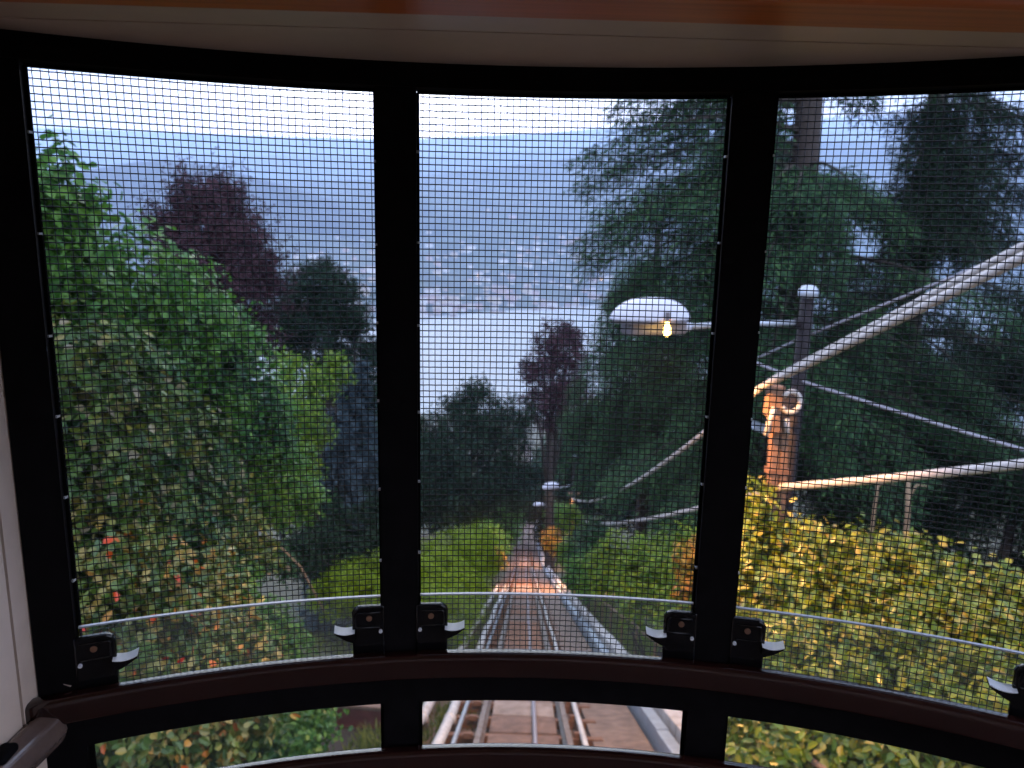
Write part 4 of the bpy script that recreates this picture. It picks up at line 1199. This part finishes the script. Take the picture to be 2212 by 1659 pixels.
def woven(name, x0, x1, z0, z1, off, parent, pitch=.0100, r=.00086):
    """woven wire cloth: every wire bends over and under the ones it crosses"""
    th0, th1 = math.asin((x0 - AX) / AR), math.asin((x1 - AX) / AR)
    rad = AR - off
    nv = int((th1 - th0) * rad / pitch)
    nh = int((z1 - z0) / pitch)
    th = th0 + (np.arange(nv) + .5) * (th1 - th0) / nv
    zz = z0 + (np.arange(nh) + .5) * (z1 - z0) / nh
    ph = RNG.uniform(0, 6.28, 4)
    TH, ZZ = np.meshgrid(np.concatenate([[th0], th, [th1]]), np.concatenate([[z0], zz, [z1]]), indexing='ij')
    TH = TH + .0003 * np.sin(ZZ * 9 + ph[0]) + .0002 * np.sin(ZZ * 23 + TH * 40 + ph[1])
    ZZ = ZZ + .0005 * np.sin(TH * 7 + ph[2]) + .0003 * np.sin(TH * 31 + ZZ * 17 + ph[3])
    I, J = np.meshgrid(np.arange(nv + 2), np.arange(nh + 2), indexing='ij')
    sgn = np.where((I + J) % 2 == 0, 1.0, -1.0)
    bow = .003 * np.sin((I + .5) / (nv + 2) * np.pi) * np.sin((J + .5) / (nh + 2) * np.pi)
    V, F = [], []
    base = 0
    offs = [(1, 0), (0, 1), (-1, 0), (0, -1)]
    for kind in (0, 1):
        for k in range(1, (nv if kind == 0 else nh) + 1):
            if kind == 0:
                t, z, s, bw = TH[k], ZZ[k], sgn[k], bow[k]
            else:
                t, z, s, bw = TH[:, k], ZZ[:, k], -sgn[:, k], bow[:, k]
            q = rad - bw + s * r * 0.95
            rr = r * (0.74 if kind == 0 else 1.08)
            ring = []
            for a, b in offs:
                if kind == 0:
                    tt, rq, zq = t + a * rr / rad, q + b * rr, z
                else:
                    tt, rq, zq = t, q + b * rr, z + a * rr
                ring.append(np.stack([AX + rq * np.sin(tt), ACY + rq * np.cos(tt), zq], 1))
            Rg = np.stack(ring, 1)
            n = len(t)
            V.append(Rg.reshape(-1, 3))
            i = base + np.arange(n - 1)[:, None] * 4
            kk = np.arange(4)[None, :]
            F.append(np.stack([i + kk, i + (kk + 1) % 4, i + 4 + (kk + 1) % 4, i + 4 + kk], -1).reshape(-1, 4))
            base += n * 4
    o = fast(name, np.concatenate(V), np.concatenate(F), M['wire'], parent, smooth=True)
    o['kind'] = 'stuff'
    return o

def latch(win, xe, side, zt):
    """black spring latch at the pane's lower corner: plate, raised lip, screw, thumb lever; side +1 points right"""
    x0, x1 = (xe - .004, xe + .052) if side > 0 else (xe - .052, xe + .004)
    hw = .058 * side
    def A(u, o_, z): return arc(xe + u * side, o_, z)
    # plate with one rounded upper corner
    pts = [(-.004, -.094), (.050, -.094), (.051, -.012), (.047, -.004), (.040, 0), (-.004, 0)]
    V = [A(u, .003, zt + z) for u, z in pts] + [A(u, .0145, zt + z) for u, z in pts]
    n = len(pts)
    F = [tuple(range(n)), tuple(range(n, 2 * n))[::-1]] + [(i, (i + 1) % n, n + (i + 1) % n, n + i) for i in range(n)]
    MB().add(V, F).build('latch_body', M['gloss_black'], win, bevel=.003)
    # lip round the recessed upper half
    lip = [(.004, -.011), (.042, -.011), (.044, -.014), (.044, -.036), (.041, -.038), (.004, -.038)]
    mb = MB()
    mb.tube([A(u, .0150, zt + z) for u, z in lip] , .0018, 6)
    mb.build('latch_lip', M['gloss_black'], win, smooth=True)
    MB().tube([A(.022, .0135, zt - .021), A(.022, .0165, zt - .021)], .0052, 10).build('screw', M['rust'], win)
    MB().tube([A(.003, .0135, zt - .045), A(.003, .0175, zt - .046)], .0032, 8).build('rivet', M['silver'], win)
    # thumb lever: a tapering black horn with a bright curved top plate
    us = np.linspace(.046, .080, 7)
    V, F = [], []
    for u in us:
        t = (u - .046) / .034
        zt_ = zt - .046 + .004 * (2 * t - 1) ** 2 + .003 * t
        th_ = .016 * (1 - t) ** 1.3 + .003
        V += [A(u, .003, zt_), A(u, .024, zt_), A(u, .024, zt_ - th_), A(u, .003, zt_ - th_)]
    for i in range(6):
        F += [(i * 4 + j, i * 4 + (j + 1) % 4, i * 4 + 4 + (j + 1) % 4, i * 4 + 4 + j) for j in range(4)]
    F += [(0, 1, 2, 3), (24, 27, 26, 25)]
    MB().add(V, F).build('latch_lever', M['gloss_black'], win)
    V, F = [], []
    for u in us:
        t = (u - .046) / .034
        zt_ = zt - .046 + .004 * (2 * t - 1) ** 2 + .003 * t
        V += [A(u, .002, zt_ + .0022), A(u, .0255, zt_ + .0018), A(u, .0255, zt_ + .0002), A(u, .002, zt_ + .0002)]
    for i in range(6):
        F += [(i * 4 + j, i * 4 + (j + 1) % 4, i * 4 + 4 + (j + 1) % 4, i * 4 + 4 + j) for j in range(4)]
    F += [(0, 1, 2, 3), (24, 27, 26, 25)]
    MB().add(V, F).build('lever_plate', M['silver'], win)

for wi, (a, b) in enumerate(((xl, m1a), (m1b, m2a), (m2b, xr))):
    # gasket frame, the window part itself
    mb = MB()
    g = .004
    def ring(xa, xb, za, zb, o0, o1, n=14):
        xs = np.linspace(xa, xb, n)
        V, F = [], []
        for x in xs: V += [arc(x, o0, za), arc(x, o1, za), arc(x, o1, zb), arc(x, o0, zb)]
        for i in range(n - 1): F += [(i * 4 + j, i * 4 + (j + 1) % 4, i * 4 + 4 + (j + 1) % 4, i * 4 + 4 + j) for j in range(4)]
        F += [(0, 1, 2, 3), tuple((n - 1) * 4 + j for j in (3, 2, 1, 0))]
        mb.add(V, F)
    ring(a + .001, b - .001, ZW - g, ZW - .0012, -.023, -.008)
    ring(a + .001, b - .001, ZS - .029, ZS - .022, -.023, -.008)
    ring(a + .0002, a + g, ZS - .0215, ZW - g - .0005, -.023, -.008, 2)
    ring(b - g, b - .0002, ZS - .0215, ZW - g - .0005, -.023, -.008, 2)
    win = mb.build('window', M['rubber'], CAR)
    win['label'] = ['left window with wire mesh and half lowered glass', 'middle window with wire mesh and half lowered glass', 'right window with wire mesh and half lowered glass'][wi]
    woven('mesh_screen', a + .004, b - .004, ZS - .022, ZW - .004, -.016, win)
    sweep('glass_pane', rect(-.004, .001, ZS - .021, ZG - .0027), a + .003, b - .003, M['glass'], win, 20, smooth=False)
    sweep('pane_edge', rect(-.0045, .0015, ZG - .0022, ZG + .0002), a + .003, b - .003, M['glass_edge'], win, 20)
    dz = -.012
    latch(win, a, 1, ZG + dz)
    latch(win, b, -1, ZG + dz)
    for s, xe in ((1, a), (-1, b)):                        # pale ties that hold the mesh to the frame
        for z in np.linspace(ZS + .17, ZW - .10, 6):
            c = arc(xe + s * .0015, -.006, z + RNG.uniform(-.012, .012))
            MB().obox(c, (.0022, 0, 0), (0, .004, 0), (0, 0, .0016)).build('mesh_tie', M['tie'], win)
    # lower window
    mb = MB()
    ring(a + .0002, b - .0002, -.806, -.8003, -.0235, -.010)
    ring(a + .0002, a + .006, -1.195, -.8065, -.0235, -.010, 2)
    ring(b - .006, b - .0002, -1.195, -.8065, -.0235, -.010, 2)
    lwn = mb.build('lower_window', M['rubber'], CAR)
    sweep('glass_pane', rect(-.020, -.015, -1.197, -.803), a + .003, b - .003, M['glass_low'], lwn, 20)

# soffit above the windows: two cream boards with a dark joint, then the orange beam
def yline(vy, z): return at_z(1106, vy, z).y
yg = yline(70, ZC + .006)
yo = yline(24, ZC + .006)
mb = MB()
xs = np.linspace(XW - .02, XWR + .02, 40)
V, F = [], []
for x in xs:
    q = arc(min(max(x, xl - .2), xr + .2), INN + .0004, 0)
    V += [(x, q.y, ZC + .006), (x, yg + .0055, ZC + .006), (x, yg + .0055, ZC + .02), (x, q.y, ZC + .02)]
for i in range(39): F += [(i * 4 + j, i * 4 + (j + 1) % 4, i * 4 + 4 + (j + 1) % 4, i * 4 + 4 + j) for j in range(4)]
MB().add(V, F).build('soffit_panel', M['cream'], CAR)
MB().box((XW, yo, ZC + .006), (XWR, yg - .0005, ZC + .02)).build('soffit_panel', M['cream'], CAR)
MB().box((XW, yg - .0006, ZC + .0115), (XWR, yg + .0056, ZC + .021)).build('joint_strip', M['groove'], CAR)
MB().box((XW, yo - .09, ZC - .002), (XWR, yo - .001, ZC + .03)).build('ceiling_beam', M['orange'], CAR, bevel=.004)
# body: walls with side windows, roof, floor, bulkhead
YB, YF = -1.5, 0.93
MB().box((XW - .05, YB, ZC + .10), (XWR + .05, yo - .088, ZC + .13)).build('roof_panel', M['cream'], CAR)
MB().box((XW - .05, yo - .09, ZC + .031), (XWR + .05, yo - .06, ZC + .099)).build('roof_riser', M['cream'], CAR)
sweep('roof_front', rect(-.045, .14, ZC + .031, ZC + .05), xl - .1, xr + .1, M['black'], CAR, 24)
MB().box((XW - .05, YB, -1.70), (XWR + .05, .85, -1.65)).build('floor', M['floor'], CAR)
sweep('floor', rect(-.03, .36, -1.70, -1.652), xl - .09, xr + .09, M['floor'], CAR, 20)
MB().box((XW - .05, YB - .04, -1.65), (XWR + .05, YB, ZC + .13)).build('bulkhead', M['cream'], CAR)
for s, xw in ((-1, XW), (1, XWR)):
    x0, x1 = (xw - .04, xw) if s < 0 else (xw, xw + .04)
    yj = 1.0
    e0 = on_arc(45, 900, .03)
    yfr = arc(XW if s < 0 else XWR, INN, 0).y + .012
    for ya, yb in ((yj + .006, yfr), (.56, yj), (.12, .556)):
        if s > 0 and yb < 1.02:                            # unseen opening lengthened forward on this side to light the left wall
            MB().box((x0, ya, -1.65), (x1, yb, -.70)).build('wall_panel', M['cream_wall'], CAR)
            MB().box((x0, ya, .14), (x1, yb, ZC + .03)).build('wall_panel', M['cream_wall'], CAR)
            MB().box((x0 + .001, yb - .05, -.6995), (x1 - .001, yb - .001, .1395)).build('side_mullion', M['black'], CAR)
            continue
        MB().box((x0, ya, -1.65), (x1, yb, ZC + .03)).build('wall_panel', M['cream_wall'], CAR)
    MB().box((x0 - (.001 if s < 0 else -.006), yj - .001, -1.65), (x1 - (.006 if s < 0 else -.001), yj + .007, ZC + .03)).build('joint_strip', M['groove'], CAR)
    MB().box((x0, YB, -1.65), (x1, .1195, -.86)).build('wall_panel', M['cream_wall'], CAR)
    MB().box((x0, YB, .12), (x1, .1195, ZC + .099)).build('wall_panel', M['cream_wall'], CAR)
    for yq in (YB, -.72):
        MB().box((x0 + .001, yq, -.8595), (x1 - .001, yq + .06, .1195)).build('side_mullion', M['black'], CAR)
# handrail on the left, ending at the sill rail
hs = at_z(118, 1560, -.745)
he = at_z(-40, 1710, -.745)
dv = (he - hs).normalized()
MB().tube([hs + Vector((0, 0, 0)) + dv * .004, hs + dv * .012, hs + dv * .5, hs + dv * 1.2], [.022, .031, .031, .031], 8).build('handrail', M['brown_rail'], CAR, bevel=.004)
c = at_z(2, 1640, -.74)
MB().obox(Vector((XW + .012, c.y - .02, c.z)), (.012, 0, 0), (0, .02, 0), (0, 0, .03)).build('wall_bracket', M['black'], CAR, bevel=.006)
# scrap of tissue on the end of the sill rail
tp_ = at_z(128, 1482, -.694)
tv = []
rs = random.Random(3)
for i in range(6):
    for j in range(4):
        tv.append((tp_.x + (i - 2.5) * .0085 + rs.uniform(-.002, .002), tp_.y + (j - 1.5) * .007, tp_.z + rs.uniform(0, .012)))
tf = [(i * 4 + j, i * 4 + j + 1, i * 4 + j + 5, i * 4 + j + 4) for i in range(5) for j in range(3)]
ts = mesh('tissue_scrap', tv, tf, M['paper'])
so = ts.modifiers.new('thick', 'SOLIDIFY'); so.thickness = .0012
tag(ts, 'crumpled pale scrap of tissue on the left end of the brown sill rail', 'scrap')

# ================================================================== EVENING HAZE
hz, t_, p_ = mat_new('evening_haze')
t_.nodes.remove(p_)
pv = t_.nodes.new('ShaderNodeVolumePrincipled')
pv.inputs['Color'].default_value = (0.57, 0.73, 1.0, 1)
pv.inputs['Density'].default_value = 0.00020
pv.inputs['Anisotropy'].default_value = 0.25
t_.links.new(pv.outputs['Volume'], t_.nodes['Material Output'].inputs['Volume'])
try: hz.cycles.homogeneous_volume = True
except Exception: pass
ho = MB().box((-15500, -60, -260), (18500, 13600, 1480)).build('haze', hz)
tag(ho, 'pale blue evening haze over lake and hills', 'haze', kind='stuff')
